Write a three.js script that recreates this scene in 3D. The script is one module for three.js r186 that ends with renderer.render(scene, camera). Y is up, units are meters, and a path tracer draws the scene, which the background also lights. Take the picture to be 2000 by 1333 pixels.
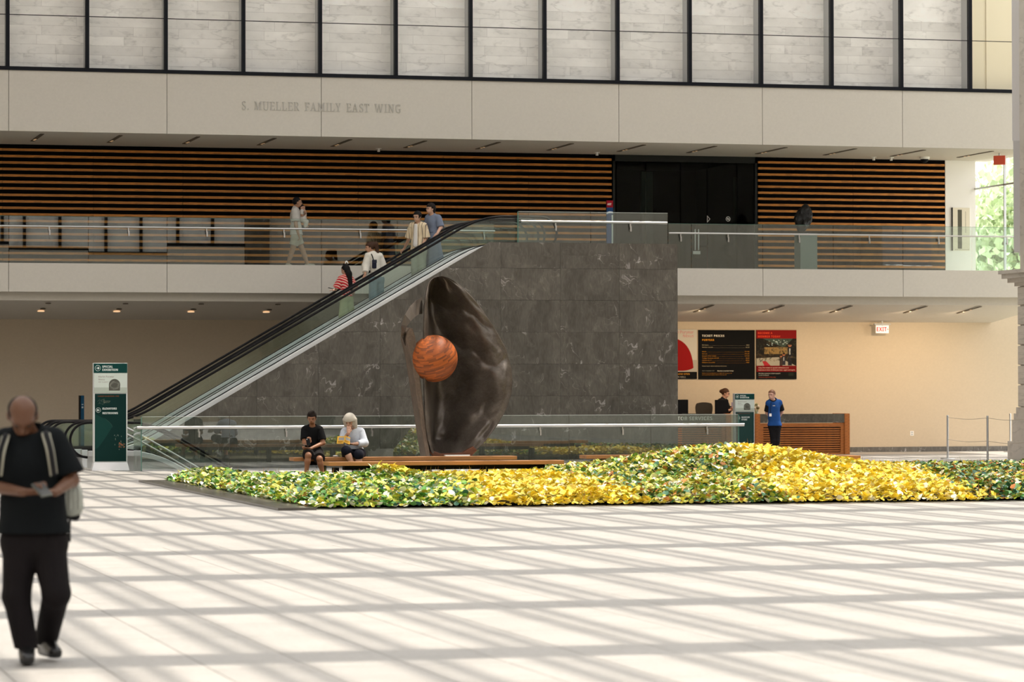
import * as THREE from 'three';
import { mergeGeometries } from 'three/addons/utils/BufferGeometryUtils.js';
import { RoundedBoxGeometry } from 'three/addons/geometries/RoundedBoxGeometry.js';
import { TextGeometry } from 'three/addons/geometries/TextGeometry.js';
import { FontLoader } from 'three/addons/loaders/FontLoader.js';
import { RectAreaLightUniformsLib } from 'three/addons/lights/RectAreaLightUniformsLib.js';

// ---------------------------------------------------------------- camera, sky, sun, exposure
const scene = new THREE.Scene();
const renderer = new THREE.WebGLRenderer({ antialias: true });
renderer.toneMapping = THREE.LinearToneMapping;
renderer.toneMappingExposure = 0.98;
renderer.shadowMap.enabled = true;
RectAreaLightUniformsLib.init();
const FPX = 6200, CX = 1000, CY = 666.5, EYE = 1.66;
const camera = new THREE.PerspectiveCamera(2 * Math.atan(CY / FPX) * 180 / Math.PI, 2000 / 1333, 0.5, 400);
camera.position.set(0, EYE, 0);
camera.rotation.order = 'YXZ';
camera.rotation.set(Math.atan((758 - CY) / FPX), -Math.atan(FPX / 23866), -0.0019);
camera.focus = 57;
camera.userData.fStop = 3.4;
camera.updateMatrixWorld(true);
scene.background = new THREE.Color().setRGB(2.56, 2.54, 2.52);
const SUN_EL = 68 * Math.PI / 180, SUN_AZ = -8 * Math.PI / 180;
const sun = new THREE.DirectionalLight(new THREE.Color().setRGB(1, 0.91, 0.78), 5.4);
sun.name = 'sun';
sun.position.set(14 + 60 * Math.cos(SUN_EL) * Math.cos(SUN_AZ), 60 * Math.sin(SUN_EL), -40 + 60 * Math.cos(SUN_EL) * Math.sin(SUN_AZ));
sun.target.position.set(14, 0, -40);
sun.castShadow = true;
Object.assign(sun.shadow.camera, { left: -60, right: 60, top: 60, bottom: -60, near: 1, far: 160 });
sun.shadow.mapSize.set(4096, 4096);
scene.add(sun, sun.target);

// ---------------------------------------------------------------- helpers
const V = (x, y, z) => new THREE.Vector3(x, y, z);
const rgb = (r, g, b) => new THREE.Color().setRGB(r, g, b);
const mb = camera.matrixWorld.elements;
const RIGHT = V(mb[0], mb[1], mb[2]), UPV = V(mb[4], mb[5], mb[6]), FWD = V(-mb[8], -mb[9], -mb[10]);
const ray = (px, py) => FWD.clone().addScaledVector(RIGHT, (px - CX) / FPX).addScaledVector(UPV, (CY - py) / FPX);
function onZ(px, py, z) { const d = ray(px, py); return V(0, EYE, 0).addScaledVector(d, z / d.z); }
function onY(px, py, y = 0) { const d = ray(px, py); return V(0, EYE, 0).addScaledVector(d, (y - EYE) / d.y); }
const X = (px, z, py = 700) => onZ(px, py, z).x;
const Y = (py, z, px = 1000) => onZ(px, py, z).y;
function toPx(p) { const q = p.clone().sub(V(0, EYE, 0)), w = q.dot(FWD); return [CX + FPX * q.dot(RIGHT) / w, CY - FPX * q.dot(UPV) / w, w]; }
let seed = 12345;
const rnd = () => { seed = (seed * 1664525 + 1013904223) >>> 0; return seed / 4294967296; };
const rr = (a, b) => a + (b - a) * rnd();
const lerp = (a, b, t) => a + (b - a) * t, clamp = (x, a, b) => Math.min(b, Math.max(a, x));
const sstep = (a, b, x) => { const t = clamp((x - a) / (b - a), 0, 1); return t * t * (3 - 2 * t); };

const counts = {};
function numbered(n) { const k = counts[n] = (counts[n] ?? -1) + 1; return k ? n + '_' + String(k).padStart(3, '0') : n; }
function shade(o) { o.traverse((m) => { if (m.isMesh) { m.castShadow = true; m.receiveShadow = true; } }); return o; }
function mesh(name, geo, mat, parent) {
  if (Array.isArray(geo)) geo = join(geo);
  const m = new THREE.Mesh(geo, mat);
  m.name = name; m.castShadow = true; m.receiveShadow = true;
  if (parent) parent.add(m);
  return m;
}
function struct(name, geo, mat) { const m = mesh(name, geo, mat, scene); m.userData.kind = 'structure'; return m; }
function structGroup(name) { const g = new THREE.Group(); g.name = name; g.userData.kind = 'structure'; scene.add(g); return g; }
function thing(name, label, category, at = V(0, 0, 0), turn = 0, group) {
  const g = new THREE.Group(); g.name = numbered(name); g.position.copy(at); g.rotation.y = turn;
  g.userData = { label, category }; if (group) g.userData.group = group;
  scene.add(g); return g;
}
function join(list) {
  const keep = list.map((g) => { const q = g.index ? g.toNonIndexed() : g; for (const k of Object.keys(q.attributes)) if (!['position', 'normal', 'uv'].includes(k)) q.deleteAttribute(k); return q; });
  return mergeGeometries(keep, false);
}
// a box given by its ranges; uv in metres, shifted by (u0, v0)
function bx(x0, x1, y0, y1, z0, z1, u0 = 0, v0 = 0) {
  const w = x1 - x0, h = y1 - y0, d = z1 - z0, g = new THREE.BoxGeometry(w, h, d), uv = g.attributes.uv;
  const s = [[d, h], [d, h], [w, d], [w, d], [w, h], [w, h]];
  for (let f = 0; f < 6; f++) for (let i = 0; i < 4; i++) { const k = f * 4 + i; uv.setXY(k, uv.getX(k) * s[f][0] + u0, uv.getY(k) * s[f][1] + v0); }
  return g.translate((x0 + x1) / 2, (y0 + y1) / 2, (z0 + z1) / 2);
}
// a box with small chamfered long edges
function rbx(x0, x1, y0, y1, z0, z1, r = 0.01) { const w = x1 - x0, h = y1 - y0, d = z1 - z0; return new RoundedBoxGeometry(w, h, d, 2, Math.min(r, w / 2.01, h / 2.01, d / 2.01)).translate((x0 + x1) / 2, (y0 + y1) / 2, (z0 + z1) / 2); }
function cyl(a, b, r0, r1 = r0, n = 12) {
  const d = b.clone().sub(a), L = d.length(), g = new THREE.CylinderGeometry(r1, r0, L, n);
  g.applyQuaternion(new THREE.Quaternion().setFromUnitVectors(V(0, 1, 0), d.normalize()));
  return g.translate((a.x + b.x) / 2, (a.y + b.y) / 2, (a.z + b.z) / 2);
}
function tube(pts, r, n = 8, seg = 0, closed = false) { return new THREE.TubeGeometry(new THREE.CatmullRomCurve3(pts, closed, 'centripetal'), seg || pts.length * 6, r, n, closed); }
// a flat outline in x, y extruded from z0 to z1, uv in metres
function plate(pts, z0, z1, bevel = 0) {
  const s = new THREE.Shape(pts.map((p) => new THREE.Vector2(p[0], p[1])));
  const g = new THREE.ExtrudeGeometry(s, { depth: Math.abs(z1 - z0) - 2 * bevel, bevelEnabled: bevel > 0, bevelSize: bevel, bevelThickness: bevel, bevelSegments: 2, bevelOffset: -bevel, curveSegments: 16 });
  return g.translate(0, 0, Math.min(z0, z1) + bevel);
}

// ---------------------------------------------------------------- noise and textures
function hash(x, y, s) { let h = (x * 374761393 + y * 668265263 + s * 982451653) | 0; h = Math.imul(h ^ (h >>> 13), 1274126177); h ^= h >>> 16; return (h >>> 0) / 4294967296; }
function vnoise(x, y, per, s) {
  const xi = Math.floor(x), yi = Math.floor(y), fx = x - xi, fy = y - yi, u = fx * fx * (3 - 2 * fx), v = fy * fy * (3 - 2 * fy);
  const m = (a) => ((a % per) + per) % per;
  const a = hash(m(xi), m(yi), s), b = hash(m(xi + 1), m(yi), s), c = hash(m(xi), m(yi + 1), s), d = hash(m(xi + 1), m(yi + 1), s);
  return lerp(lerp(a, b, u), lerp(c, d, u), v);
}
function fbm(x, y, per, s, oct = 4) { let a = 0, w = 0.5, t = 0; for (let i = 0; i < oct; i++) { a += w * vnoise(x, y, per, s + i * 17); t += w; x *= 2; y *= 2; per *= 2; w *= 0.5; } return a / t; }
function dataTex(n, m, fn, srgb = true, rep = 1, repY = rep) {
  const d = new Uint8Array(n * m * 4);
  for (let j = 0; j < m; j++) for (let i = 0; i < n; i++) {
    const c = fn(i / n, j / m), k = (j * n + i) * 4;
    d[k] = clamp(c[0], 0, 255); d[k + 1] = clamp(c[1], 0, 255); d[k + 2] = clamp(c[2], 0, 255); d[k + 3] = 255;
  }
  const t = new THREE.DataTexture(d, n, m); t.magFilter = THREE.LinearFilter; t.minFilter = THREE.LinearMipmapLinearFilter; t.generateMipmaps = true;
  t.wrapS = t.wrapT = THREE.RepeatWrapping; if (srgb) t.colorSpace = THREE.SRGBColorSpace; t.repeat.set(1 / rep, 1 / repY); t.needsUpdate = true; return t;
}
const std = (o) => new THREE.MeshStandardMaterial({ roughness: 0.8, metalness: 0, ...o });
const phy = (o) => new THREE.MeshPhysicalMaterial({ roughness: 0.5, metalness: 0, ...o });

const marbleTex = dataTex(1024, 1024, (u, v) => {
  const wx = fbm(u * 4, v * 4, 4, 3) * 0.5, p = u * 2 + v * 7, q = v * 5 - u * 9;   // streaks run on a slant
  const a = fbm(p * 1.0 + wx, q * 0.6, 4096, 21, 5), s = fbm(u * 3 + v * 14 + wx, v * 6 - u * 4, 4096, 33, 5), c = fbm(u * 5, v * 5, 5, 77, 3);
  const vein = Math.pow(clamp(1 - Math.abs(s - 0.5) * 14, 0, 1), 2) * sstep(0.42, 0.62, c), fleck = sstep(0.62, 0.8, fbm(u * 24, v * 40, 24, 8, 3));
  const g = 247 + (a - 0.5) * 30 - 26 * vein - 8 * fleck;
  return [g + 2, g, g - 4];
}, true, 3);
const slateTex = dataTex(1024, 1024, (u, v) => {
  const wx = fbm(u * 5, v * 5, 5, 5) * 2.2, wy = fbm(u * 5, v * 5, 5, 6) * 2.2;
  const a = fbm(u * 12 + wx, v * 7 + wy, 256, 31, 5), b = Math.abs(fbm(u * 16 + wx * 1.6, v * 9 + wy * 1.7, 256, 52, 5) - 0.5), c = fbm(u * 7, v * 7, 7, 91, 3);
  const grain = (fbm(u * 120, v * 34, 120, 14, 2) - 0.5) * 20;
  const vein = Math.pow(clamp(1 - b * 18, 0, 1), 2), strong = Math.pow(clamp(1 - b * 30, 0, 1), 1.5) * sstep(0.56, 0.7, c);
  const g = 92 + (a - 0.5) * 44 + grain + vein * 14 + strong * 70;
  return [g + 3, g - 1, g - 7 + strong * 8];
}, true, 3);
const plasterTex = dataTex(256, 256, (u, v) => { const g = 250 + (fbm(u * 32, v * 32, 32, 4, 3) - 0.5) * 8; return [g, g, g]; }, true, 1.2);
const paverTex = dataTex(1024, 1024, (u, v) => {
  const a = fbm(u * 6, v * 6, 6, 9, 4), b = fbm(u * 160, v * 160, 160, 12, 2), c = fbm(u * 30, v * 60, 30, 19, 3);
  const g = 232 + (a - 0.5) * 16 + (b - 0.5) * 22 + (c - 0.5) * 10; return [g + 2, g, g - 3];
}, true, 2.4);
const woodTex = (r, g, b, s, dark = 0.3) => dataTex(512, 512, (u, v) => {
  const w = fbm(u * 3, v * 20, 3, s, 3), l = fbm(u * 6, v * 80 + w * 6, 6, s + 5, 3), f = 1 - dark * sstep(0.35, 0.75, l) - 0.18 * (w - 0.5);
  return [r * f, g * f, b * f];
}, true, 1.1, 0.5);
const oakTex = woodTex(226, 146, 58, 60, 0.2), benchTex = woodTex(186, 128, 76, 66), deskTex = woodTex(186, 108, 40, 71);

// ---------------------------------------------------------------- materials
const M = {
  fascia: std({ color: rgb(0.61, 0.57, 0.505), map: plasterTex, roughness: 0.7 }),
  soffit: std({ color: rgb(0.60, 0.555, 0.485), map: plasterTex, roughness: 0.85 }),
  wallLow: std({ color: rgb(0.58, 0.48, 0.355), map: plasterTex, roughness: 0.9 }),
  white: std({ color: rgb(0.9, 0.88, 0.84), roughness: 0.75 }),
  marble: std({ color: rgb(1, 0.99, 0.98), map: marbleTex, roughness: 0.35 }),
  marbleGap: std({ color: rgb(0.42, 0.38, 0.36), roughness: 0.9 }),
  mullion: phy({ color: rgb(0.006, 0.007, 0.011), roughness: 0.5, specularIntensity: 0.3 }),
  fin: std({ color: rgb(0.5, 0.5, 0.49), roughness: 0.6 }),
  slate: std({ map: slateTex, roughness: 0.45 }),
  slateGap: std({ color: rgb(0.03, 0.028, 0.026), roughness: 0.9 }),
  black: phy({ color: rgb(0.004, 0.004, 0.005), roughness: 0.6, specularIntensity: 0.25 }),
  backing: phy({ color: rgb(0.004, 0.003, 0.003), roughness: 0.95, specularIntensity: 0.15 }),
  oak: std({ map: oakTex, roughness: 0.5 }),
  steel: std({ color: rgb(0.62, 0.61, 0.60), roughness: 0.28, metalness: 1 }),
  steelDull: std({ color: rgb(0.55, 0.56, 0.57), roughness: 0.42, metalness: 1 }),
  silver: std({ color: rgb(0.66, 0.67, 0.68), roughness: 0.45, metalness: 0.6 }),
  rubber: phy({ color: rgb(0.006, 0.005, 0.006), roughness: 0.5, specularIntensity: 0.3 }),
  glass: phy({ color: rgb(0.87, 0.94, 0.915), transmission: 1, thickness: 0, roughness: 0, ior: 1.95, side: THREE.DoubleSide }),
  pane: phy({ color: rgb(1, 1, 1), transmission: 1, thickness: 0, roughness: 0, ior: 1.3, side: THREE.DoubleSide }),
  roofPane: phy({ color: rgb(1, 1, 1), transmission: 1, thickness: 0, roughness: 0, ior: 1.45, side: THREE.DoubleSide }),
  glassEdge: phy({ color: rgb(0.10, 0.22, 0.18), roughness: 0.15 }),
  paver: [0, 1, 2, 3].map((i) => std({ color: rgb(0.465 + i * 0.011, 0.453 + i * 0.01, 0.44 + i * 0.009), map: paverTex, roughness: 0.55 })),
  joint: std({ color: rgb(0.34, 0.33, 0.32), roughness: 0.9 }),
  kerb: std({ color: rgb(0.10, 0.092, 0.08), map: paverTex, roughness: 0.25 }),
};
// ---------------------------------------------------------------- the place: planes parallel to the east wing (z = const), metres
const zW = -76.25, zF = -72.3, zS = -67.7, zG = -63.57;      // rear wall, balcony front, stone block, glass guard of the stair well
const FL2 = 4.5, SLAB = 3.86, CEIL2 = 7.5, TOPF = 8.89;     // balcony floor, underside of slab, upper soffit, sill of the curtain wall
const XL = -12, XR = 34, XE = 32.6;
const xStone = X(1324, zS), xDoorA = X(1197, zW), xDoorB = X(1479, zW), xSlatEnd = X(1847, zW), xEnd = X(1906, zW);
const xOld = onY(1968, 898).x, zOld = onY(1968, 898).z;     // far corner of the old marble building at the right
const xWellL = X(225, zG), xWellR = X(1442, zG);
const ROOF = 17.5;

// floor: pavers one by one where they can be told apart, slabs beyond
{
  const floor = structGroup('floor');
  const zNear = -16.2, zMid = -33.0;
  mesh('paving', [bx(XL, XR, -0.3, 0, zG, zMid), bx(XL, XR, -0.3, 0, zNear, 18)], M.paver[1], floor);
  mesh('paving', [bx(XL, xWellL, -0.3, 0, zS, zG), bx(xWellR, XR, -0.3, 0, zS, zG), bx(XL, XR, -0.3, 0, zW - 0.3, zS)], M.paver[1], floor);
  mesh('bedding', bx(XL, XR, -0.3, -0.022, zMid, zNear), M.joint, floor);
  const side = [];
  const TW = 0.6, TL = 1.2, g = 0.0035, shapes = [0, 1, 2].map((k) => bx(g, TW - g, -0.022, 0, g, TL - g, k * 0.77, k * 1.31));
  for (let r = 0; r < 14; r++) {
    const z0 = zMid + r * TL, zc = z0 + TL;
    const a = Math.floor((X(-60, z0) - 0.8) / TW), b = Math.ceil((X(2060, z0) + 0.6) / TW);
    for (let c = a; c < b; c++) {
      const m = mesh('paver', shapes[Math.floor(rnd() * 3)], M.paver[Math.floor(rnd() * 4)], floor);
      m.position.set(c * TW, 0, z0);
    }
    side.push(bx(XL, a * TW, -0.022, 0, z0, zc), bx(b * TW, XR, -0.022, 0, z0, zc));
  }
  mesh('paving', side, M.paver[1], floor);
}
// lower level seen down the well
struct('floor_lower', bx(XL, XR, -4.8, -4.5, zS - 1, zG + 3), M.paver[0]);
struct('wall_well', [bx(xWellL - 0.3, xWellL, -4.5, -0.3, zS, zG), bx(xWellR, xWellR + 0.3, -4.5, -0.3, zS, zG), bx(XL, XR, -4.5, -0.3, zG, zG + 0.3)], M.fascia);

// rear wall, ground floor: cream plaster with dark stone base
struct('wall_rear', bx(XL, XR, 0.13, 4.2, zW - 0.3, zW), M.wallLow);
{
  const base = structGroup('baseboard_rear');
  for (let x = XL; x < XR; x += 1.52) mesh('stone', bx(x + 0.004, Math.min(XR, x + 1.516), 0, 0.13, zW - 0.3, zW + 0.02, x), M.slate, base);
}
// sloping ceiling below the balcony
{
  const yA = 3.67, yB = 3.32, s = plate([[zF - 0.3, yA + 0.2], [zF - 0.3, yA], [zW, yB], [zW, yA + 0.2]].map(([a, b]) => [-a, b]), 0, XE - XL);
  s.rotateY(Math.PI / 2).translate(XL, 0, 0);
  struct('ceiling_lower', [s, bx(XL, XE, yA, SLAB, zF - 0.5, zF - 0.28), bx(XL, XE, SLAB, SLAB + 0.05, zF - 0.5, zF - 0.06)], M.soffit);
}
// balcony slab with its fascia panels, and the soffit and fascia above it
struct('floor_balcony', bx(XL, XE, SLAB + 0.05, FL2, zW, zF - 0.06), M.fascia);
const mullX0 = onZ(15, 60, zF).x, mullStep = (onZ(1895, 100, zF).x - onZ(15, 60, zF).x) / 13;
{
  const f = structGroup('fascia_balcony'), g = structGroup('fascia_upper');
  for (let k = -4; k < 10; k++) {
    const a = mullX0 + 0.03 + k * 2 * mullStep, b = Math.min(XE, a + 2 * mullStep - 0.012); if (a > XE) continue;
    mesh('panel', bx(a, b, SLAB, FL2 + 0.01, zF - 0.06, zF, k * 0.7), M.fascia, f);
    mesh('panel', bx(a, b, CEIL2, TOPF - 0.0, zF - 0.06, zF, k * 0.9), M.fascia, g);
  }
  mesh('backing', bx(XL, XE, SLAB + 0.05, FL2, zF - 0.08, zF - 0.06), M.slateGap, f);
  mesh('backing', bx(XL, XE, CEIL2, TOPF, zF - 0.08, zF - 0.06), M.slateGap, g);
}
struct('ceiling_upper', bx(XL, XE, CEIL2, CEIL2 + 0.3, zW - 0.3, zF - 0.08), M.soffit);
// curtain wall with marble veneer behind the glass
{
  const zM = zF - 0.52, top = 15.5, marble = structGroup('wall_marble');
  mesh('backing', bx(XL, XE, TOPF, top, zM - 0.3, zM - 0.006), M.marbleGap, marble);
  const rowH = 0.2175, rows = 8, g = 0.004;
  const lens = [1.05, 1.55, 2.0, 2.55], shapes = lens.map((L) => [0, 1, 2, 3].map((k) => bx(0, L - g, 0, rowH - g, -0.006, 0, k * 0.83 + L, k * 0.61 + L * 0.3)));
  const tints = [0.96, 1.0, 0.93, 0.985].map((t) => { const m = M.marble.clone(); m.color.setRGB(t, t * 0.99, t * 0.975); return m; });
  for (let r = 0; r < rows; r++) {
    let x = X(-60, zM) - rr(0, 1.2);
    while (x < X(2040, zM)) { const i = Math.floor(rnd() * 4), p = mesh('marble_tile', shapes[i][Math.floor(rnd() * 4)], tints[Math.floor(rnd() * 4)], marble); p.position.set(x, TOPF + r * rowH, zM); x += lens[i]; }
  }
  mesh('upper_facing', [bx(XL, XE, TOPF + rows * rowH, top, zM - 0.006, zM), bx(XL, X(-60, zM) - 1.3, TOPF, TOPF + rows * rowH, zM - 0.006, zM), bx(X(2040, zM) + 2.6, XE, TOPF, TOPF + rows * rowH, zM - 0.006, zM)], M.marble, marble);
  mesh('cream_panel', [bx(mullX0 + 13 * mullStep + 0.05, XE, TOPF + 0.08, top, zM, zM + 0.03), bx(mullX0 + 13 * mullStep + 0.62, XE, TOPF + 0.08, top, zM + 0.03, zM + 0.06)], std({ color: rgb(0.78, 0.70, 0.52), roughness: 0.8 }), marble);
  const win = structGroup('window_1');
  mesh('sill', bx(XL, XE, TOPF - 0.01, TOPF + 0.075, zF - 0.5, zF + 0.03), M.mullion, win);
  const yJ = Y(55, zF, 1000);
  for (let k = -8; k < 14; k++) {
    const x = mullX0 + k * mullStep;
    mesh('mullion', bx(x - 0.042, x + 0.042, TOPF + 0.07, top, zF - 0.1, zF + 0.03), M.mullion, win);
    mesh('fin', bx(x - 0.02, x + 0.02, TOPF + 0.07, top, zM + 0.001, zF - 0.1), M.fin, win);
    mesh('pane', new THREE.PlaneGeometry(mullStep - 0.084, top - TOPF - 0.075).translate(x + mullStep / 2, (top + TOPF + 0.075) / 2, zF - 0.006), M.pane, win);
    mesh('joint', bx(x + 0.042, x + mullStep - 0.042, yJ - 0.008, yJ + 0.008, zF - 0.014, zF + 0.002), M.mullion, win);
  }
  struct('wall_upper', bx(XL, XE, top, ROOF + 2, zM - 0.3, zF), M.fascia);
}
// slatted wall on the balcony
{
  const wall = structGroup('wall_slatted');
  mesh('backing', [bx(XL, xDoorA, FL2, CEIL2, zW - 0.3, zW), bx(xDoorB, xSlatEnd, FL2, CEIL2, zW - 0.3, zW)], M.backing, wall);
  const y1 = Y(326, zW, 1500), y0 = Y(518, zW, 1500), n = 17, step = (y1 - y0) / (n - 1) * 1.0, segL = 2.16;
  const pitch = (Y(317, zW, 1483) - Y(330, zW, 1483));
  const first = Y(317.5, zW, 1500);
  const shapes = [0, 1, 2].map((k) => bx(0.004, segL - 0.004, -0.028, 0.028, 0, 0.045, k * 0.7, k * 0.21));
  const oaks = [0.96, 0.9, 1.0].map((t) => { const m = M.oak.clone(); m.color.setRGB(t, t, t); return m; });
  const rows = 19, P = (first - FL2 - 0.09) / (rows - 1);
  const cut = (a, b, k) => bx(a + 0.004, b - 0.004, -0.028, 0.028, 0, 0.045, k * 0.7, k * 0.3);
  for (let r = 0; r < rows; r++) {
    const y = first - r * P;
    let x = xDoorA - 0.03;
    while (x > X(-40, zW)) { const m = mesh('slat', shapes[Math.floor(rnd() * 3)], oaks[Math.floor(rnd() * 3)], wall); m.position.set(x - segL, y, zW); x -= segL; }
    const xm = X(1666, zW);
    mesh('slat', cut(xDoorB + 0.02, xm, r), oaks[r % 3], wall).position.set(0, y, zW);
    mesh('slat', cut(xm, xSlatEnd - 0.02, r + 3), oaks[(r + 1) % 3], wall).position.set(0, y, zW);
  }
}
// white wall beyond the slats and the glazed end of the balcony
struct('wall_white', [bx(xSlatEnd, xEnd, FL2, CEIL2, zW - 0.25, zW + 0.02)], M.white);
{
  const w = structGroup('window_2');
  const zs = [zW, zW + 1.9, zW + 3.8, zW + 5.7, zW + 7.6];
  for (let i = 0; i < 4; i++) {
    mesh('pane', new THREE.PlaneGeometry(zs[i + 1] - zs[i], 6.75 - FL2).rotateY(-Math.PI / 2).translate(xEnd, (6.75 + FL2) / 2, (zs[i] + zs[i + 1]) / 2), M.pane, w);
    mesh('pane', new THREE.PlaneGeometry(zs[i + 1] - zs[i], 11 - 6.79).rotateY(-Math.PI / 2).translate(xEnd, (11 + 6.79) / 2, (zs[i] + zs[i + 1]) / 2), M.pane, w);
    mesh('frame', bx(xEnd - 0.03, xEnd + 0.03, FL2, 11, zs[i + 1] - 0.02, zs[i + 1] + 0.02), M.steelDull, w);
  }
  mesh('transom', bx(xEnd - 0.03, xEnd + 0.03, 6.75, 6.79, zW, zs[4]), M.steelDull, w);
}
// dark glazed gallery doors between the slats
{
  const d = structGroup('door_1');
  const D = M.backing;
  mesh('vestibule', [bx(xDoorA - 0.1, xDoorB + 0.1, FL2, CEIL2, zW - 5.2, zW - 5), bx(xDoorA - 0.1, xDoorA, FL2, CEIL2, zW - 5, zW), bx(xDoorB, xDoorB + 0.1, FL2, CEIL2, zW - 5, zW), bx(xDoorA, xDoorB, CEIL2 - 0.02, CEIL2 + 0.1, zW - 5, zW)], D, d);
  mesh('vestibule_floor', bx(xDoorA, xDoorB, FL2 - 0.1, FL2, zW - 5, zW), M.slateGap, d);
  const frameM = std({ color: rgb(0.012, 0.014, 0.013), roughness: 0.3, metalness: 0.4 });
  mesh('frame', [bx(xDoorA, xDoorB, CEIL2 - 0.16, CEIL2, zW - 0.06, zW + 0.04), bx(xDoorA, xDoorA + 0.06, FL2, CEIL2, zW - 0.06, zW + 0.04), bx(xDoorB - 0.06, xDoorB, FL2, CEIL2, zW - 0.06, zW + 0.04)], frameM, d);
  const glassM = phy({ color: rgb(0.42, 0.5, 0.48), transmission: 1, thickness: 0, roughness: 0, ior: 1.2, side: THREE.DoubleSide });
  const cuts = [1204, 1262, 1330, 1382, 1440, 1474].map((p) => X(p, zW));
  for (let i = 0; i < 5; i++) mesh('pane', bx(cuts[i] + 0.01, cuts[i + 1] - 0.01, FL2 + 0.02, CEIL2 - 0.16, zW - 0.006, zW + 0.006), glassM, d);
  const wallLit = std({ color: rgb(0.25, 0.23, 0.2), roughness: 0.9 }), red = std({ color: rgb(0.10, 0.006, 0.006), roughness: 0.7 });
  mesh('inner_panel', bx(X(1254, zW - 1.6), X(1276, zW - 1.6), FL2, 7.2, zW - 1.7, zW - 1.6), wallLit, d);
  mesh('inner_panel', bx(X(1436, zW - 1.6), X(1447, zW - 1.6), FL2 + 0.8, 7.1, zW - 1.7, zW - 1.6), wallLit, d);
  mesh('red_panel', bx(X(1340, zW - 0.5), X(1384, zW - 0.5), FL2, FL2 + 0.72, zW - 0.56, zW - 0.5), red, d);
  mesh('brown_panel', bx(X(1340, zW - 0.5), X(1384, zW - 0.5), FL2 + 0.78, FL2 + 1.12, zW - 0.56, zW - 0.5), std({ color: rgb(0.06, 0.035, 0.008), roughness: 0.8 }), d);
  const hx = X(1358, zW + 0.05);
  mesh('handle', [cyl(V(hx, FL2 + 0.62, zW + 0.06), V(hx, FL2 + 1.15, zW + 0.06), 0.014), cyl(V(hx + 0.09, FL2 + 0.62, zW + 0.06), V(hx + 0.09, FL2 + 1.15, zW + 0.06), 0.014), bx(hx - 0.05, hx + 0.14, FL2 + 0.52, FL2 + 0.6, zW + 0.02, zW + 0.06)], M.steelDull, d);
  const ink = std({ color: rgb(0.7, 0.7, 0.68), roughness: 0.8 });
  const ringAt = onZ(1422, 428, zW + 0.008), aAt = onZ(1384, 428, zW + 0.008);
  mesh('no_photo_symbol', [new THREE.TorusGeometry(0.055, 0.007, 6, 24).translate(ringAt.x, ringAt.y, zW + 0.01), bx(-0.05, 0.05, -0.006, 0.006, 0, 0.004).rotateZ(-0.8).translate(ringAt.x, ringAt.y, zW + 0.008), bx(-0.028, 0.028, -0.018, 0.018, 0, 0.004).translate(ringAt.x, ringAt.y, zW + 0.008)], ink, d);
  mesh('arrow_symbol', [bx(-0.055, 0.055, -0.006, 0.006, 0, 0.004).rotateZ(-0.85).translate(aAt.x, aAt.y + 0.04, zW + 0.008), bx(-0.055, 0.055, -0.006, 0.006, 0, 0.004).rotateZ(0.85).translate(aAt.x, aAt.y - 0.04, zW + 0.008), bx(-0.006, 0.006, -0.085, 0.085, 0, 0.004).translate(aAt.x - 0.035, aAt.y, zW + 0.008)], ink, d);
}
// the old marble building at the right: rusticated blocks over a plinth, with cornice
{
  const b = structGroup('wall_right');
  const zN = 18, stone = M.marble.clone(); stone.color.setRGB(0.66, 0.62, 0.57);
  const yOf = (py) => Y(py, zOld, 1985);
  mesh('base', bx(xOld, XR, 0, yOf(862) , zOld, zN), stone, b);
  mesh('plinth', bx(xOld + 0.09, XR, yOf(862), yOf(820), zOld + 0.05, zN, 0.3), stone, b);
  mesh('plinth_moulding', [bx(xOld + 0.12, XR, yOf(820), yOf(808), zOld + 0.08, zN), bx(xOld + 0.16, XR, yOf(808), yOf(796), zOld + 0.12, zN)], stone, b);
  mesh('core', bx(xOld + 0.24, XR, 0, 12.2, zOld + 0.2, zN), stone, b);
  const edges = [796, 752, 714, 675, 636, 598, 560];
  for (let i = 0; i < 6; i++) for (let k = 0; k < 3; k++) mesh('block', rbx(xOld + 0.19, xOld + 0.5, yOf(edges[i]) + 0.012, yOf(edges[i + 1]) - 0.012, zOld + 0.15 + k * 1.4 + (k && i % 2 ? 0.7 : 0), zOld + 0.15 + (k + 1) * 1.4 - 0.02 + (i % 2 && k < 2 ? 0.7 : 0), 0.025), stone, b);
  mesh('cornice', [bx(xOld + 0.14, XR, yOf(560), yOf(553), zOld + 0.1, zN), bx(xOld + 0.02, XR, yOf(553), yOf(545), zOld - 0.02, zN), bx(xOld - 0.08, XR, yOf(545), yOf(536), zOld - 0.12, zN), bx(xOld - 0.14, XR, yOf(536), yOf(529), zOld - 0.18, zN)], stone, b);
}
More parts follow.
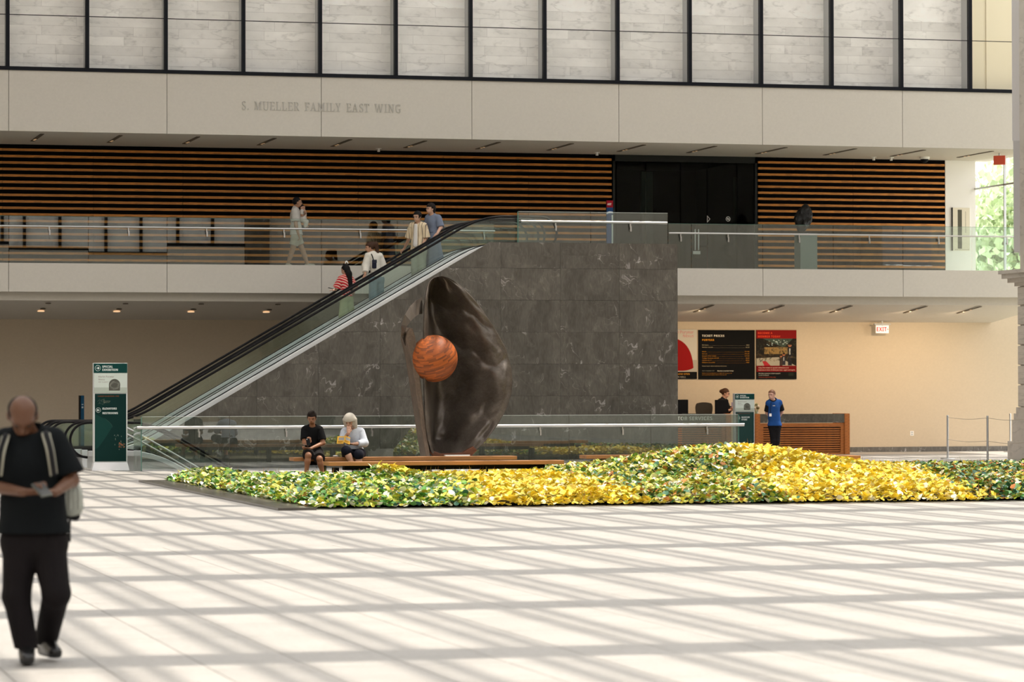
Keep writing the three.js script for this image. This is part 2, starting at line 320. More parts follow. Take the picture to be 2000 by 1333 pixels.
// walls of the hall that the camera does not see: north side and the west wing behind the camera
struct('wall_left', [bx(XL - 0.4, XL, 0, ROOF, zW, 18)], M.fascia);
{
  const zB = 17.5, w = structGroup('wall_west');
  mesh('lower_wall', bx(XL, 28.1, 0, SLAB, zB + 0.3, zB + 0.5), M.wallLow, w); mesh('fascia', bx(XL, 28.1, SLAB, FL2, zB, zB + 0.4), M.fascia, w); mesh('upper_fascia', bx(XL, 28.1, CEIL2, TOPF, zB, zB + 0.4), M.fascia, w);
  mesh('gallery_wall', bx(XL, 28.1, FL2, CEIL2, zB + 3.5, zB + 3.7), M.backing, w); mesh('gallery_deck', [bx(XL, 28.1, SLAB, FL2 - 0.01, zB + 0.4, zB + 3.5), bx(XL, 28.1, CEIL2, CEIL2 + 0.2, zB + 0.4, zB + 3.5)], M.soffit, w);
  mesh('stone_end', bx(28.1, XR, 0, ROOF, zB, zB + 0.4), M.slate, w);
  const bright = M.marble.clone();
  mesh('marble_facing', bx(XL, 28.1, TOPF, ROOF, zB + 0.3, zB + 0.5), bright, w);
  const bars = [bx(XL, 28.1, TOPF - 0.01, TOPF + 0.14, zB - 0.05, zB + 0.3)];
  for (let x = XL; x < 28.2; x += mullStep) bars.push(bx(x - 0.07, x + 0.07, TOPF, ROOF, zB, zB + 0.3));
  mesh('mullion', bars, M.mullion, w);
}
// glass roof: broad beams along the wing, paired glazing bars across
{
  const r = structGroup('ceiling');
  const frame = std({ color: rgb(0.6, 0.6, 0.6), roughness: 0.6 });
  const beams = [], bars = [];
  const reach = (ROOF + 0.25) / Math.tan(SUN_EL), zB0 = onY(1000, 1275).z + reach * Math.sin(SUN_AZ), xB0 = onY(748, 1182).x + reach * Math.cos(SUN_AZ);
  for (let k = -9; k < 13; k++) { const z = zB0 - k * 4.18; if (z > zF + 1) beams.push(bx(XL, XR + 12, ROOF, ROOF + 0.5, z - 0.38, z + 0.38)); }
  for (let x = xB0 - 30 * 0.875; x < XR + 12; x += 0.875) bars.push(bx(x - 0.17, x - 0.075, ROOF + 0.15, ROOF + 0.27, zF, 18), bx(x + 0.075, x + 0.17, ROOF + 0.15, ROOF + 0.27, zF, 18));
  mesh('roof_beam', beams, frame, r); mesh('glazing_bar', bars, frame, r);
  mesh('roof_pane', new THREE.PlaneGeometry(XR + 12 - XL, 18 - zF).rotateX(-Math.PI / 2).translate((XR + 12 + XL) / 2, ROOF + 0.52, (18 + zF) / 2), M.roofPane, r);
  mesh('roof_slab', bx(XL, 13.5, ROOF + 0.54, ROOF + 0.9, zF, -63.2), M.fascia, r);   // the roof over the lift lobby end is solid
}
struct('ground_outside', bx(XR, XR + 60, -0.4, -0.02, -150, 18), std({ color: rgb(0.45, 0.46, 0.36), roughness: 1 }));
// ---------------------------------------------------------------- dark stone block that carries the escalators
const TAN30 = Math.tan(Math.PI / 6), RISE = 4.5, RUN = RISE / TAN30;
const pNear = onZ(700, 563.6, zS - 0.18), escX = pNear.x - (pNear.y - 0.95) / TAN30;
const nose = (u, w = 0.55) => { const S = (t) => (t < -w ? 0 : t > w ? t : (t + w) * (t + w) / (4 * w)); return TAN30 * (S(u) - S(u - RUN)); };
const stoneTop = Y(473.5, zS, 1000), slopeA = onZ(437, 780, zS), slopeB = onZ(957, 473, zS), kSlope = (slopeB.y - slopeA.y) / (slopeB.x - slopeA.x);
const slopeY = (x) => slopeA.y + (x - slopeA.x) * kSlope;
function clipPoly(pts, f) {   // keep the side where f >= 0
  const out = [];
  pts.forEach((p, i) => { const q = pts[(i + 1) % pts.length], a = f(p), b = f(q); if (a >= 0) out.push(p); if (a * b < 0) { const t = a / (a - b); out.push([lerp(p[0], q[0], t), lerp(p[1], q[1], t)]); } });
  return out;
}
{
  const block = structGroup('wall_stone');
  const slates = [0.98, 1.0, 1.04, 0.96].map((t) => { const m = M.slate.clone(); m.color.setRGB(t * 0.86, t * 0.82, t * 0.77); return m; });
  const w = 1.36, h = 0.705, g = 0.002, xA = slopeA.x - slopeA.y / kSlope;
  for (let r = 0; r < 8; r++) for (let c = 0; c < 12; c++) {
    const x1 = xStone - c * w, x0 = Math.max(x1 - w, xA), y1 = Math.min(stoneTop, 0.07 + r * h + h), y0 = r ? 0.07 + r * h : 0;
    if (x1 <= xA || y1 - y0 < 0.03) continue;
    let p = [[x0 + g, y0 + g], [x1 - g, y0 + g], [x1 - g, y1 - g], [x0 + g, y1 - g]];
    p = clipPoly(p, ([x, y]) => slopeY(x) - y - 0.002);
    if (p.length < 3) continue;
    const q = plate(p, zS - 0.03, zS), uv = q.attributes.uv, du = rnd() * 3, dv = rnd() * 3;
    for (let i = 0; i < uv.count; i++) uv.setXY(i, uv.getX(i) + du, uv.getY(i) + dv);
    mesh('stone_slab', q, slates[Math.floor(rnd() * 4)], block);
  }
  const core = clipPoly([[xA, -4.5], [xStone, -4.5], [xStone, stoneTop], [xA, stoneTop]], ([x, y]) => slopeY(x) - y - 0.004);
  mesh('core', plate(core, zS - 0.12, zS - 0.0302), M.slateGap, block);
  mesh('well_facing', bx(xWellL, xStone, -4.5, -0.002, zS - 0.03, zS), M.slate, block);
  mesh('end_face', bx(xStone - 0.25, xStone - 0.001, 0, stoneTop, zF, zS - 0.03), M.slate, block);
  mesh('landing', bx(escX + RUN + 0.4, xStone - 0.25, FL2 - 0.5, FL2, zF - 0.06, zS - 0.12), M.slate, block);
}
// ---------------------------------------------------------------- glass guards
const edgeMat = M.glassEdge;
function guard(root, xa, xb, z, y0, h, hr, o = {}) {
  const step = o.step ?? mullStep, start = o.start ?? xa, cuts = [xa];
  for (let x = start + Math.ceil((xa - start) / step + 0.02) * step; x < xb - 0.2; x += step) cuts.push(x);
  cuts.push(xb);
  for (let i = 0; i + 1 < cuts.length; i++) {
    const w = cuts[i + 1] - cuts[i] - 0.012, c = (cuts[i] + cuts[i + 1]) / 2;
    const p = mesh('glass_panel', bx(-w / 2, w / 2, -h / 2, h / 2, -0.008, 0.008), M.glass, root);
    p.position.set(c, y0 + h / 2, z); p.rotation.set(rr(-1, 1) * (o.tilt ?? 0.0015), rr(-1, 1) * (o.tilt ?? 0.0015), 0);
    mesh('glass_edge', bx(-w / 2, w / 2, h / 2, h / 2 + 0.006, -0.009, 0.009), o.edge ?? edgeMat, p);
    if (o.bracket !== false) {
      const bxx = o.bracketAt ? c + o.bracketAt : c, zz = z + (o.rail ?? 0.07);
      mesh('bracket', [bx(bxx - 0.012, bxx + 0.012, y0 + hr - 0.1, y0 + hr, zz - 0.012, zz + 0.012), bx(bxx + 0.0, bxx + 0.03, y0 + hr - 0.2, y0 + hr - 0.08, zz - 0.03, zz - 0.005), cyl(V(bxx + 0.015, y0 + hr - 0.17, z), V(bxx + 0.015, y0 + hr - 0.17, zz), 0.014, 0.014, 8)], M.steel, root);
    }
  }
  mesh('handrail', cyl(V(xa - (o.over ?? 0), y0 + hr, z + (o.rail ?? 0.07)), V(xb + (o.over ?? 0), y0 + hr, z + (o.rail ?? 0.07)), o.r ?? 0.024, o.r ?? 0.024, 14), o.railMat ?? M.steel, root);
}
const brightEdge = std({ color: rgb(0.75, 0.80, 0.76), roughness: 0.3 });
{
  const h = Y(815, zG, 277), hr = Y(836, zG + 0.07, 277);
  const g = thing('glass_guard', 'long floor level glass guard with bright round steel handrail around the stair well', 'railing', V(0, 0, 0));
  guard(g, X(277, zG), X(1441, zG), zG, 0, h, hr, { step: 1.78, over: 0.11, r: 0.034, edge: brightEdge, bracketAt: 0.25 });
  for (const [px, len] of [[276, 1.1], [1442, 3.9]]) { const x = X(px, zG); mesh('glass_panel', bx(x - 0.008, x + 0.008, 0, h, zG - len, zG - 0.02), M.glass, g); mesh('glass_edge', bx(x - 0.009, x + 0.009, 0, h, zG - 0.019, zG + 0.01), edgeMat, g); }
  mesh('shoe', bx(X(277, zG), X(1441, zG), 0, 0.03, zG - 0.03, zG + 0.03), M.steelDull, g);
}
{
  const h = 1.06, hr = Y(453, zF + 0.05, 1000) - FL2;
  const a = thing('balcony_guard', 'balcony glass guard with thin pale handrail in front of the long slatted wall', 'railing', V(0, 0, 0));
  guard(a, XL + 0.5, X(966, zF), zF - 0.03, FL2 + 0.012, h, hr, { start: mullX0 + 0.03, tilt: 0.003, r: 0.02, rail: 0.08 });
  const b = thing('balcony_guard', 'balcony glass guard with pale handrail between the stone block and the marble pillar', 'railing', V(0, 0, 0));
  guard(b, X(1306, zF), xEnd + 0.4, zF - 0.03, FL2 + 0.012, h, hr, { start: mullX0 + 0.03, tilt: 0.002, r: 0.02, rail: 0.08 });
}
{
  const z = zS - 0.13, y1 = Y(414.5, z, 1100), yh = Y(434, z + 0.08, 1150);
  const g = thing('landing_guard', 'short glass guard with glowing white handrail on top of the dark stone block', 'railing', V(0, 0, 0));
  guard(g, X(1013, z), X(1305, z), z, stoneTop - 0.05, y1 - stoneTop + 0.05, yh - stoneTop + 0.05, { step: 1.66, r: 0.03, rail: 0.08, over: -0.04, edge: brightEdge });
  mesh('glass_edge', bx(X(1012, z) - 0.01, X(1012, z) + 0.01, stoneTop - 0.05, y1, z - 0.01, z + 0.01), edgeMat, g);
  mesh('post', bx(X(1196, z), X(1198.5, z), stoneTop - 0.05, Y(420, z, 1197), z - 0.04, z - 0.02), M.silver, g);
}
// ---------------------------------------------------------------- escalators
const escGlass = phy({ color: rgb(0.955, 0.98, 0.97), transmission: 1, thickness: 0, roughness: 0, ior: 1.42, side: THREE.DoubleSide });
function escalator(name, label, at, turn, width = 1.02, outer = true, group) {
  const t = thing(name, label, 'escalator', at, turn, group);
  const N0 = -1.35, N1 = RUN + 1.35, R = 0.36;
  const rail = (u) => nose(u) + 0.95, us = [];
  for (let u = N0; u <= N1 + 1e-6; u += (N1 - N0) / 64) us.push(u);
  for (const z of [0, -width]) {
    const pts = [];
    for (let a = -90; a < 0; a += 22.5) pts.push(V(N0 - R * Math.cos((a) * Math.PI / 180), 0.95 - R + R * Math.sin(a * Math.PI / 180), z));
    for (let a = 0; a < 90; a += 22.5) pts.push(V(N0 - R * Math.cos(a * Math.PI / 180), 0.95 - R + R * Math.sin(a * Math.PI / 180), z));
    us.forEach((u) => pts.push(V(u, rail(u), z)));
    for (let a = 67.5; a >= -90; a -= 22.5) pts.push(V(N1 + R * Math.cos(a * Math.PI / 180), RISE + 0.95 - R + R * Math.sin(a * Math.PI / 180), z));
    mesh('handrail', tube(pts, 0.027, 8, 260), M.rubber, t);
    // glass in panels
    const cuts = []; for (let i = 0; i <= 9; i++) cuts.push(lerp(N0, N1, i / 9));
    for (let i = 0; i < 9; i++) {
      const lo = [], hi = [];
      for (let k = 0; k <= 8; k++) { const u = lerp(cuts[i] + 0.006, cuts[i + 1] - 0.006, k / 8); lo.push([u, nose(u) + 0.36]); hi.push([u, rail(u) - 0.03]); }
      if (i === 0) for (let a = 90; a <= 270; a += 30) lo.unshift([N0 + 0.33 * Math.cos(a * Math.PI / 180) , 0.59 + 0.33 * Math.sin(a * Math.PI / 180)]);
      const ring = lo.concat(hi.reverse());
      if (i === 0) { const r0 = []; for (let a = 260; a >= 100; a -= 20) r0.push([N0 + 0.33 * Math.cos(a * Math.PI / 180), 0.59 + 0.33 * Math.sin(a * Math.PI / 180)]); ring.length = 0; for (let k = 0; k <= 8; k++) { const u = lerp(cuts[0], cuts[1] - 0.006, k / 8); ring.push([u, nose(u) + 0.36]); } for (let k = 8; k >= 0; k--) { const u = lerp(cuts[0], cuts[1] - 0.006, k / 8); ring.push([u, rail(u) - 0.03]); } ring.push(...r0.reverse()); }
      if (i === 8) { ring.length = 0; for (let k = 0; k <= 8; k++) { const u = lerp(cuts[8] + 0.006, cuts[9], k / 8); ring.push([u, nose(u) + 0.36]); } for (let a = -80; a <= 80; a += 20) ring.push([N1 + 0.33 * Math.cos(a * Math.PI / 180), RISE + 0.59 + 0.33 * Math.sin(a * Math.PI / 180)]); for (let k = 8; k >= 0; k--) { const u = lerp(cuts[8] + 0.006, cuts[9], k / 8); ring.push([u, rail(u) - 0.03]); } }
      mesh('glass_panel', plate(ring, z - 0.006, z + 0.006), escGlass, t);
    }
    const band = (lo, hi) => { const p = []; us.forEach((u) => p.push([u, nose(u) + lo])); [...us].reverse().forEach((u) => p.push([u, nose(u) + hi])); return p; };
    const s = z === 0 ? 1 : -1;
    mesh('deck', plate(band(0.255, 0.37), z - (s > 0 ? 0.03 : 0.16), z + (s > 0 ? 0.19 : 0.03), 0.008), M.silver, t);
    mesh('trim', plate(band(0.37, 0.39), z - 0.02, z + 0.02), M.rubber, t);
    mesh('skirt', plate(band(-0.12, 0.255), z - (s > 0 ? 0.09 : -0.06), z - (s > 0 ? 0.06 : -0.09)), M.silver, t);
  }
  const stepG = new THREE.BoxGeometry(0.4, 0.2, width - 0.2);
  for (let u = 0.2; u < RUN; u += 0.4) { const m = mesh('step', stepG, M.steelDull, t); m.position.set(u, Math.round(nose(u) / 0.2309) * 0.2309 - 0.1, -width / 2); }
  mesh('comb_plate', bx(N0, 0.1, -0.05, 0.012, -width + 0.1, -0.1), M.steelDull, t);
  mesh('comb_plate', bx(RUN, N1, RISE - 0.05, RISE + 0.012, -width + 0.1, -0.1), M.steelDull, t);
  mesh('truss', plate([[N0, -0.4], [0.3, -0.4], [RUN + 0.3, RISE - 0.45], [N1, RISE - 0.45], [N1, RISE - 0.12], [RUN, RISE - 0.12], [0, -0.12], [N0, -0.12]], -width + 0.02, -0.02), M.silver, t);
  return t;
}
escalator('escalator', 'nearer of two rising glass sided escalators, above the dark stone wall', V(escX, 0, zS - 0.22), 0);
escalator('escalator', 'farther of two rising glass sided escalators, carrying the riders', V(escX, 0, zS - 1.78), 0);
// descending escalator and stair seen through the floor guard
const dnX = X(292, zG - 2.9);
escalator('descending_escalator', 'glass sided escalator descending into the stair well behind the floor guard', V(dnX + RUN, -RISE, zG - 3.5), Math.PI);
{
  const z0 = zG - 1.45, xs = X(240, z0), t = thing('stair', 'stair with two bright steel handrails descending into the well beside the sign', 'stairs', V(xs, 0, z0));
  const L = 7.6, run = [V(-0.6, 0.9, 0), V(0, 0.9, 0), V(L, 0.9 - L * TAN30, 0)];
  for (const [dy, dz] of [[0, 0], [-0.13, 0.0]]) mesh('handrail', tube([V(-0.2, 0.9 + dy, dz), V(-0.02, 0.89 + dy, dz), V(0.15, 0.82 + dy, dz), V(L / 2, 0.9 - L / 2 * TAN30 + dy, dz), V(L, 0.9 - L * TAN30 + dy, dz)], 0.022, 8, 60), M.steel, t);
  for (let k = 0; k < 7; k++) { const u = 0.25 + k * 1.15, y = 0.9 - u * TAN30; mesh('post', cyl(V(u, y - 0.95, 0), V(u, y, 0), 0.012, 0.012, 8), M.steelDull, t); }
  for (let k = 0; k < 26; k++) mesh('tread', bx(k * 0.29, k * 0.29 + 0.3, -0.167 * (k + 1) - 0.06, -0.167 * (k + 1), -0.3, 0.6), M.slate, t);
}
// ---------------------------------------------------------------- print helper: a canvas worn by a flat board
function canvasTex(w, h, draw) {
  const c = document.createElement('canvas'); c.width = w; c.height = h; const q = c.getContext('2d'); draw(q, w, h);
  const t = new THREE.CanvasTexture(c); t.colorSpace = THREE.SRGBColorSpace; return t;
}
// a board whose front (+z) shows the print; its sides a plain colour
function printed(name, w, h, d, tex, sideMat, parent, x, y, z) {
  const face = phy({ map: tex, roughness: 0.7, specularIntensity: 0.25 }), m = mesh(name, new THREE.BoxGeometry(w, h, d), [sideMat, sideMat, sideMat, sideMat, face, sideMat], parent);
  m.position.set(x, y, z); return m;
}
const spaced = (q, s, x, y, gap) => { for (const ch of s) { q.fillText(ch, x, y); x += q.measureText(ch).width + gap; } };
function domePicture(q, cx, cy, r) {   // plain grey woven dome
  q.fillStyle = '#5a5a52'; q.beginPath(); q.moveTo(cx - r, cy + r); q.lineTo(cx - r, cy); q.arc(cx, cy, r, Math.PI, 0); q.lineTo(cx + r * 0.95, cy + r); q.closePath(); q.fill();
  q.strokeStyle = '#8d8d84'; q.lineWidth = 2;
  for (let i = 0; i < 26; i++) { const a = rnd() * 6.28, b = a + 1 + rnd(); q.beginPath(); q.moveTo(cx + Math.cos(a) * r * 0.9, cy + r * 0.1 + Math.sin(a) * r * 0.75); q.lineTo(cx + Math.cos(b) * r * 0.9, cy + r * 0.1 + Math.sin(b) * r * 0.75); q.stroke(); }
}
function arrowDisc(q, cx, cy, r, dir) {
  q.strokeStyle = '#e8efe9'; q.fillStyle = '#e8efe9'; q.lineWidth = r * 0.12; q.beginPath(); q.arc(cx, cy, r, 0, 7); q.stroke();
  q.save(); q.translate(cx, cy); q.rotate(dir); q.lineWidth = r * 0.26; q.beginPath(); q.moveTo(-r * 0.55, 0); q.lineTo(r * 0.45, 0); q.moveTo(0, -r * 0.45); q.lineTo(r * 0.5, 0); q.lineTo(0, r * 0.45); q.stroke(); q.restore();
}
function kiosk(label, at, w, h, dir, head, lower) {
  const t = thing('sign_kiosk', label, 'sign', at, 0), d = 0.16, hb = h * 0.075, frame = std({ color: rgb(0.72, 0.74, 0.72), roughness: 0.5 });
  const s = plate([[-w / 2 - 0.035, 0], [w / 2 + 0.035, 0], [w / 2 - 0.005, hb], [-w / 2 + 0.005, hb]], -d / 2 - 0.05, d / 2 + 0.05);
  const pos = s.attributes.position; for (let i = 0; i < pos.count; i++) if (pos.getY(i) > hb * 0.5) pos.setZ(i, pos.getZ(i) * 0.75); s.computeVertexNormals();
  mesh('base', s, std({ color: rgb(0.85, 0.84, 0.86), roughness: 0.5 }), t);
  mesh('frame', rbx(-w / 2, w / 2, hb, h, -d / 2, d / 2, 0.01), frame, t);
  const hh = h * 0.088, hi = h * 0.185;
  printed('header', w - 0.01, hh, 0.012, canvasTex(512, 136, (q, W, H) => {
    q.fillStyle = '#10403c'; q.fillRect(0, 0, W, H); arrowDisc(q, 62, 68, 40, dir); q.fillStyle = '#eef2ee'; q.font = 'bold 42px sans-serif'; q.fillText(head[0], 128, 62); q.fillText(head[1], 128, 108);
  }), M.black, t, 0, h - hh / 2 - 0.008, d / 2 + 0.006);
  printed('exhibition_print', w - 0.02, hi, 0.012, canvasTex(512, 300, (q, W, H) => {
    q.fillStyle = '#cfd8d0'; q.fillRect(0, 0, W, H); q.fillStyle = '#b4bdb2'; q.fillRect(0, H * 0.72, W, H * 0.28);
    q.fillStyle = '#8a7a74'; q.font = '36px sans-serif'; q.fillText('Martin Puryear', 66, 66); q.fillText('Nexus', 66, 108); q.font = '24px sans-serif'; q.fillText('APR 12\u2013AUG 9', 66, 142); domePicture(q, 318, 176, 88);
  }), M.black, t, 0, h - hh - hi / 2 - 0.014, d / 2 + 0.006);
  const lo = hb + 0.02, up = h - hh - hi - 0.03;
  printed('lower_print', w * 0.92, up - lo, 0.012, canvasTex(512, Math.round(512 * (up - lo) / (w * 0.92)), (q, W, H) => { q.fillStyle = '#0e2f2c'; q.fillRect(0, 0, W, H); lower(q, W, H); }), M.black, t, 0, (lo + up) / 2, d / 2 + 0.006);
  return t;
}
{
  const a = onY(216, 919.5), s = 6200 / toPx(a)[2], h = 210 / s;
  kiosk('tall white framed sign kiosk pointing to special exhibition, elevators and restrooms', V(a.x, 0, a.z - 0.1), 66.5 / s, h, 0, ['SPECIAL', 'EXHIBITION'], (q, W, H) => {
    q.fillStyle = '#173f3a'; q.beginPath(); q.moveTo(0, H * 0.3); q.quadraticCurveTo(W * 0.5, H * 0.4, W * 0.56, H * 0.48); q.quadraticCurveTo(W * 0.4, H * 0.62, W * 0.1, H * 0.8); q.lineTo(0, H * 0.82); q.fill();
    q.strokeStyle = '#3c5a52'; q.lineWidth = 4; q.beginPath(); q.moveTo(W * 0.3, H * 0.36); q.quadraticCurveTo(W * 0.58, H * 0.45, W * 0.55, H * 0.5); q.stroke();
    q.fillStyle = '#b0532a'; q.font = '26px sans-serif'; q.fillText('CURRENT EXHIBITIONS \u2022 FREE', 46, 48);
    q.fillStyle = '#3d4d45'; for (let i = 0; i < 40; i++) q.fillRect(40 + rnd() * 110, 70 + rnd() * 90, 6 + rnd() * 18, 4 + rnd() * 14);
    q.fillStyle = '#9a9a80'; q.font = '20px sans-serif'; q.fillText('Through Sep', 140, 126); q.fillText('Gallery 101', 140, 148);
    arrowDisc(q, 56, 266, 38, Math.PI); q.fillStyle = '#eef2ee'; q.font = 'bold 44px sans-serif'; q.fillText('ELEVATORS', 122, 258); q.fillText('RESTROOMS', 122, 332);
    q.fillStyle = '#8a5a42'; for (let i = 0; i < 26; i++) { q.fillStyle = ['#8a5a42', '#5b5548', '#a4684a', '#34443c'][i % 4]; q.beginPath(); q.ellipse(W * 0.86 + (rnd() - 0.5) * 90, H * 0.76 + (rnd() - 0.5) * 70, 6 + rnd() * 16, 4 + rnd() * 12, rnd() * 3, 0, 7); q.fill(); }
    q.fillStyle = '#c8cabb'; for (let i = 0; i < 12; i++) q.fillRect(W * (0.6 + 0.25 * rnd()), H * (0.6 + 0.22 * rnd()), 3, 10 + rnd() * 18);
  });
  const z2 = onY(1452, 893).z, c2 = V(X(1452, z2), 0, z2), s2 = 6200 / toPx(c2)[2];
  kiosk('small white framed sign kiosk pointing to the museum store in front of the desks', c2, 40.5 / s2, (893 - 769) / s2, 2.36, ['SPECIAL', 'EXHIBITION'], (q, W, H) => {
    q.fillStyle = '#27423f'; q.fillRect(0, 0, W, H); q.fillStyle = '#8b4a38'; q.font = '34px sans-serif'; q.fillText('CURRENT EXHIBITIONS', 50, 52);
    q.fillStyle = '#e6ebe6'; q.font = 'bold 54px sans-serif'; q.fillText('MUSEUM', 160, 160); q.fillText('STORE', 160, 222); arrowDisc(q, 78, 160, 40, 0.6);
  });
}
// slim blue pylon behind the escalator foot, and the red and blue totem on the landing
{
  const z = onY(159, 897).z, c = V(X(159, z), 0, z), t = thing('blue_pylon', 'slim dark blue pylon sign standing behind the foot of the escalators', 'sign', c);
  const h = Y(773, z, 159);
  mesh('base', rbx(-0.09, 0.09, 0, 0.03, -0.15, 0.15), M.steelDull, t);
  printed('panel', 0.095, h - 0.03, 0.3, canvasTex(64, 512, (q, W, H) => { q.fillStyle = '#1d4a66'; q.fillRect(0, 0, W, H); q.fillStyle = '#0c1b26'; q.fillRect(0, 0, 14, H); q.fillStyle = '#b9c6cc'; q.fillRect(24, 70, 26, 8); q.fillRect(24, 90, 26, 14); }), M.black, t, 0, h / 2 + 0.015, 0);
  const z3 = zF - 0.9, b = V(X(1191, z3), FL2, z3), u = thing('totem_sign', 'blue totem sign with a red head standing on the balcony landing', 'sign', b), h3 = Y(392, z3, 1191) - FL2;
  mesh('base', rbx(-0.14, 0.14, 0, 0.02, -0.12, 0.12), M.steelDull, u);
  printed('panel', 0.16, h3 - 0.02, 0.06, canvasTex(128, 1024, (q, W, H) => { q.fillStyle = '#20406a'; q.fillRect(0, 0, W, H); q.fillStyle = '#8e1420'; q.fillRect(0, 0, W, 105); q.fillStyle = '#e0dcd4'; q.font = 'bold 44px sans-serif'; q.fillText('ART', 16, 72); q.fillStyle = '#c9d2da'; q.beginPath(); q.moveTo(0, 180); q.quadraticCurveTo(60, 150, 128, 170); q.lineTo(128, 196); q.quadraticCurveTo(60, 178, 0, 210); q.fill(); }), M.black, u, 0, h3 / 2 + 0.01, 0);
}
// ---------------------------------------------------------------- posters on the rear wall
function poster(label, pa, pb, ya, yb, w, h, draw) {
  const z = zW + 0.025, x0 = X(pa, z, 690), x1 = X(pb, z, 690), y1 = Y(ya, z, (pa + pb) / 2), y0 = Y(yb, z, (pa + pb) / 2);
  const t = thing('wall_poster', label, 'poster', V((x0 + x1) / 2, (y0 + y1) / 2, z));
  mesh('board', bx(-(x1 - x0) / 2, (x1 - x0) / 2, -(y1 - y0) / 2, (y1 - y0) / 2, -0.025, 0.008), M.black, t);
  printed('print', x1 - x0 - 0.004, y1 - y0 - 0.004, 0.004, canvasTex(w, h, draw), M.black, t, 0, 0, 0.011);
}
poster('poster with a red dome on pale ground, half hidden by the stone wall', 1262, 1361, 643.5, 740.5, 512, 500, (q, W, H) => {
  q.fillStyle = '#bfb9ad'; q.fillRect(0, 0, W, H * 0.86); q.fillStyle = '#a7a095'; q.fillRect(0, H * 0.62, W, H * 0.24);
  q.fillStyle = '#8c1212'; q.beginPath(); q.moveTo(60, H * 0.8); q.quadraticCurveTo(60, 90, 240, 84); q.quadraticCurveTo(460, 100, 476, H * 0.78); q.quadraticCurveTo(430, H * 0.84, 340, H * 0.84); q.lineTo(100, H * 0.84); q.closePath(); q.fill();
  q.fillStyle = '#c47676'; q.font = '40px sans-serif'; q.textAlign = 'right'; q.fillText('Martin Puryear', 480, 42); q.fillText('Nexus', 480, 80);
  q.fillStyle = '#0a0a0a'; q.fillRect(0, H * 0.86, W, H * 0.14); q.fillStyle = '#c98a2c'; q.font = 'bold 24px sans-serif'; q.fillText('EXHIBITION \u2022 NOW OPEN', 440, H * 0.92); q.fillStyle = '#9a9488'; q.fillText('EXHIBITION HALL', 400, H * 0.98);
});
poster('black ticket prices board with white and amber lettering', 1364, 1474, 645, 741, 1024, 900, (q, W, H) => {
  q.fillStyle = '#050505'; q.fillRect(0, 0, W, H);
  q.fillStyle = '#e6e0d0'; q.font = 'bold 52px sans-serif'; spaced(q, 'TICKET PRICES', 62, 124, 4); q.fillStyle = '#d8921e'; q.font = 'bold 48px sans-serif'; spaced(q, 'PURYEAR', 62, 200, 2);
  const row = (y, a, b, c) => { q.fillStyle = c; q.font = '28px sans-serif'; q.fillText(a, 62, y); q.textAlign = 'right'; q.fillText(b, 926, y); q.textAlign = 'left'; const wa = q.measureText(a).width, wb = q.measureText(b).width; for (let x = 72 + wa; x < 916 - wb; x += 9) q.fillRect(x, y - 2, 3, 3); };
  row(286, 'Members', 'FREE', '#b8a888'); row(326, 'Member Guests', '$8.00', '#b8a888');
  row(406, 'Adults', '$17.00', '#c8861c'); row(446, 'Seniors', '$15.00', '#c8861c'); row(486, 'Groups (10 or more)', '$15.00', '#c8861c'); row(526, 'College Students with ID', '$8.00', '#c8861c'); row(566, 'Children 6\u201317', '$8.00', '#c8861c'); row(606, 'Children 5 & under', 'FREE', '#c8861c');
  q.fillStyle = '#b8a888'; q.font = '24px sans-serif'; q.fillText('Please inquire about additional discounts.', 62, 670);
  q.fillStyle = '#8f8a7c'; q.font = '24px sans-serif'; q.fillText('NOT A MEMBER YET?', 62, 758); q.fillStyle = '#d8d0bc'; q.font = 'bold 24px sans-serif'; q.fillText('Become a member today!', 340, 758);
  q.fillStyle = '#b87d22'; q.font = '23px sans-serif'; q.fillText('Explore both exhibitions in a single visit or enjoy one', 62, 800); q.fillText('and come back another day for the second!', 62, 830);
});
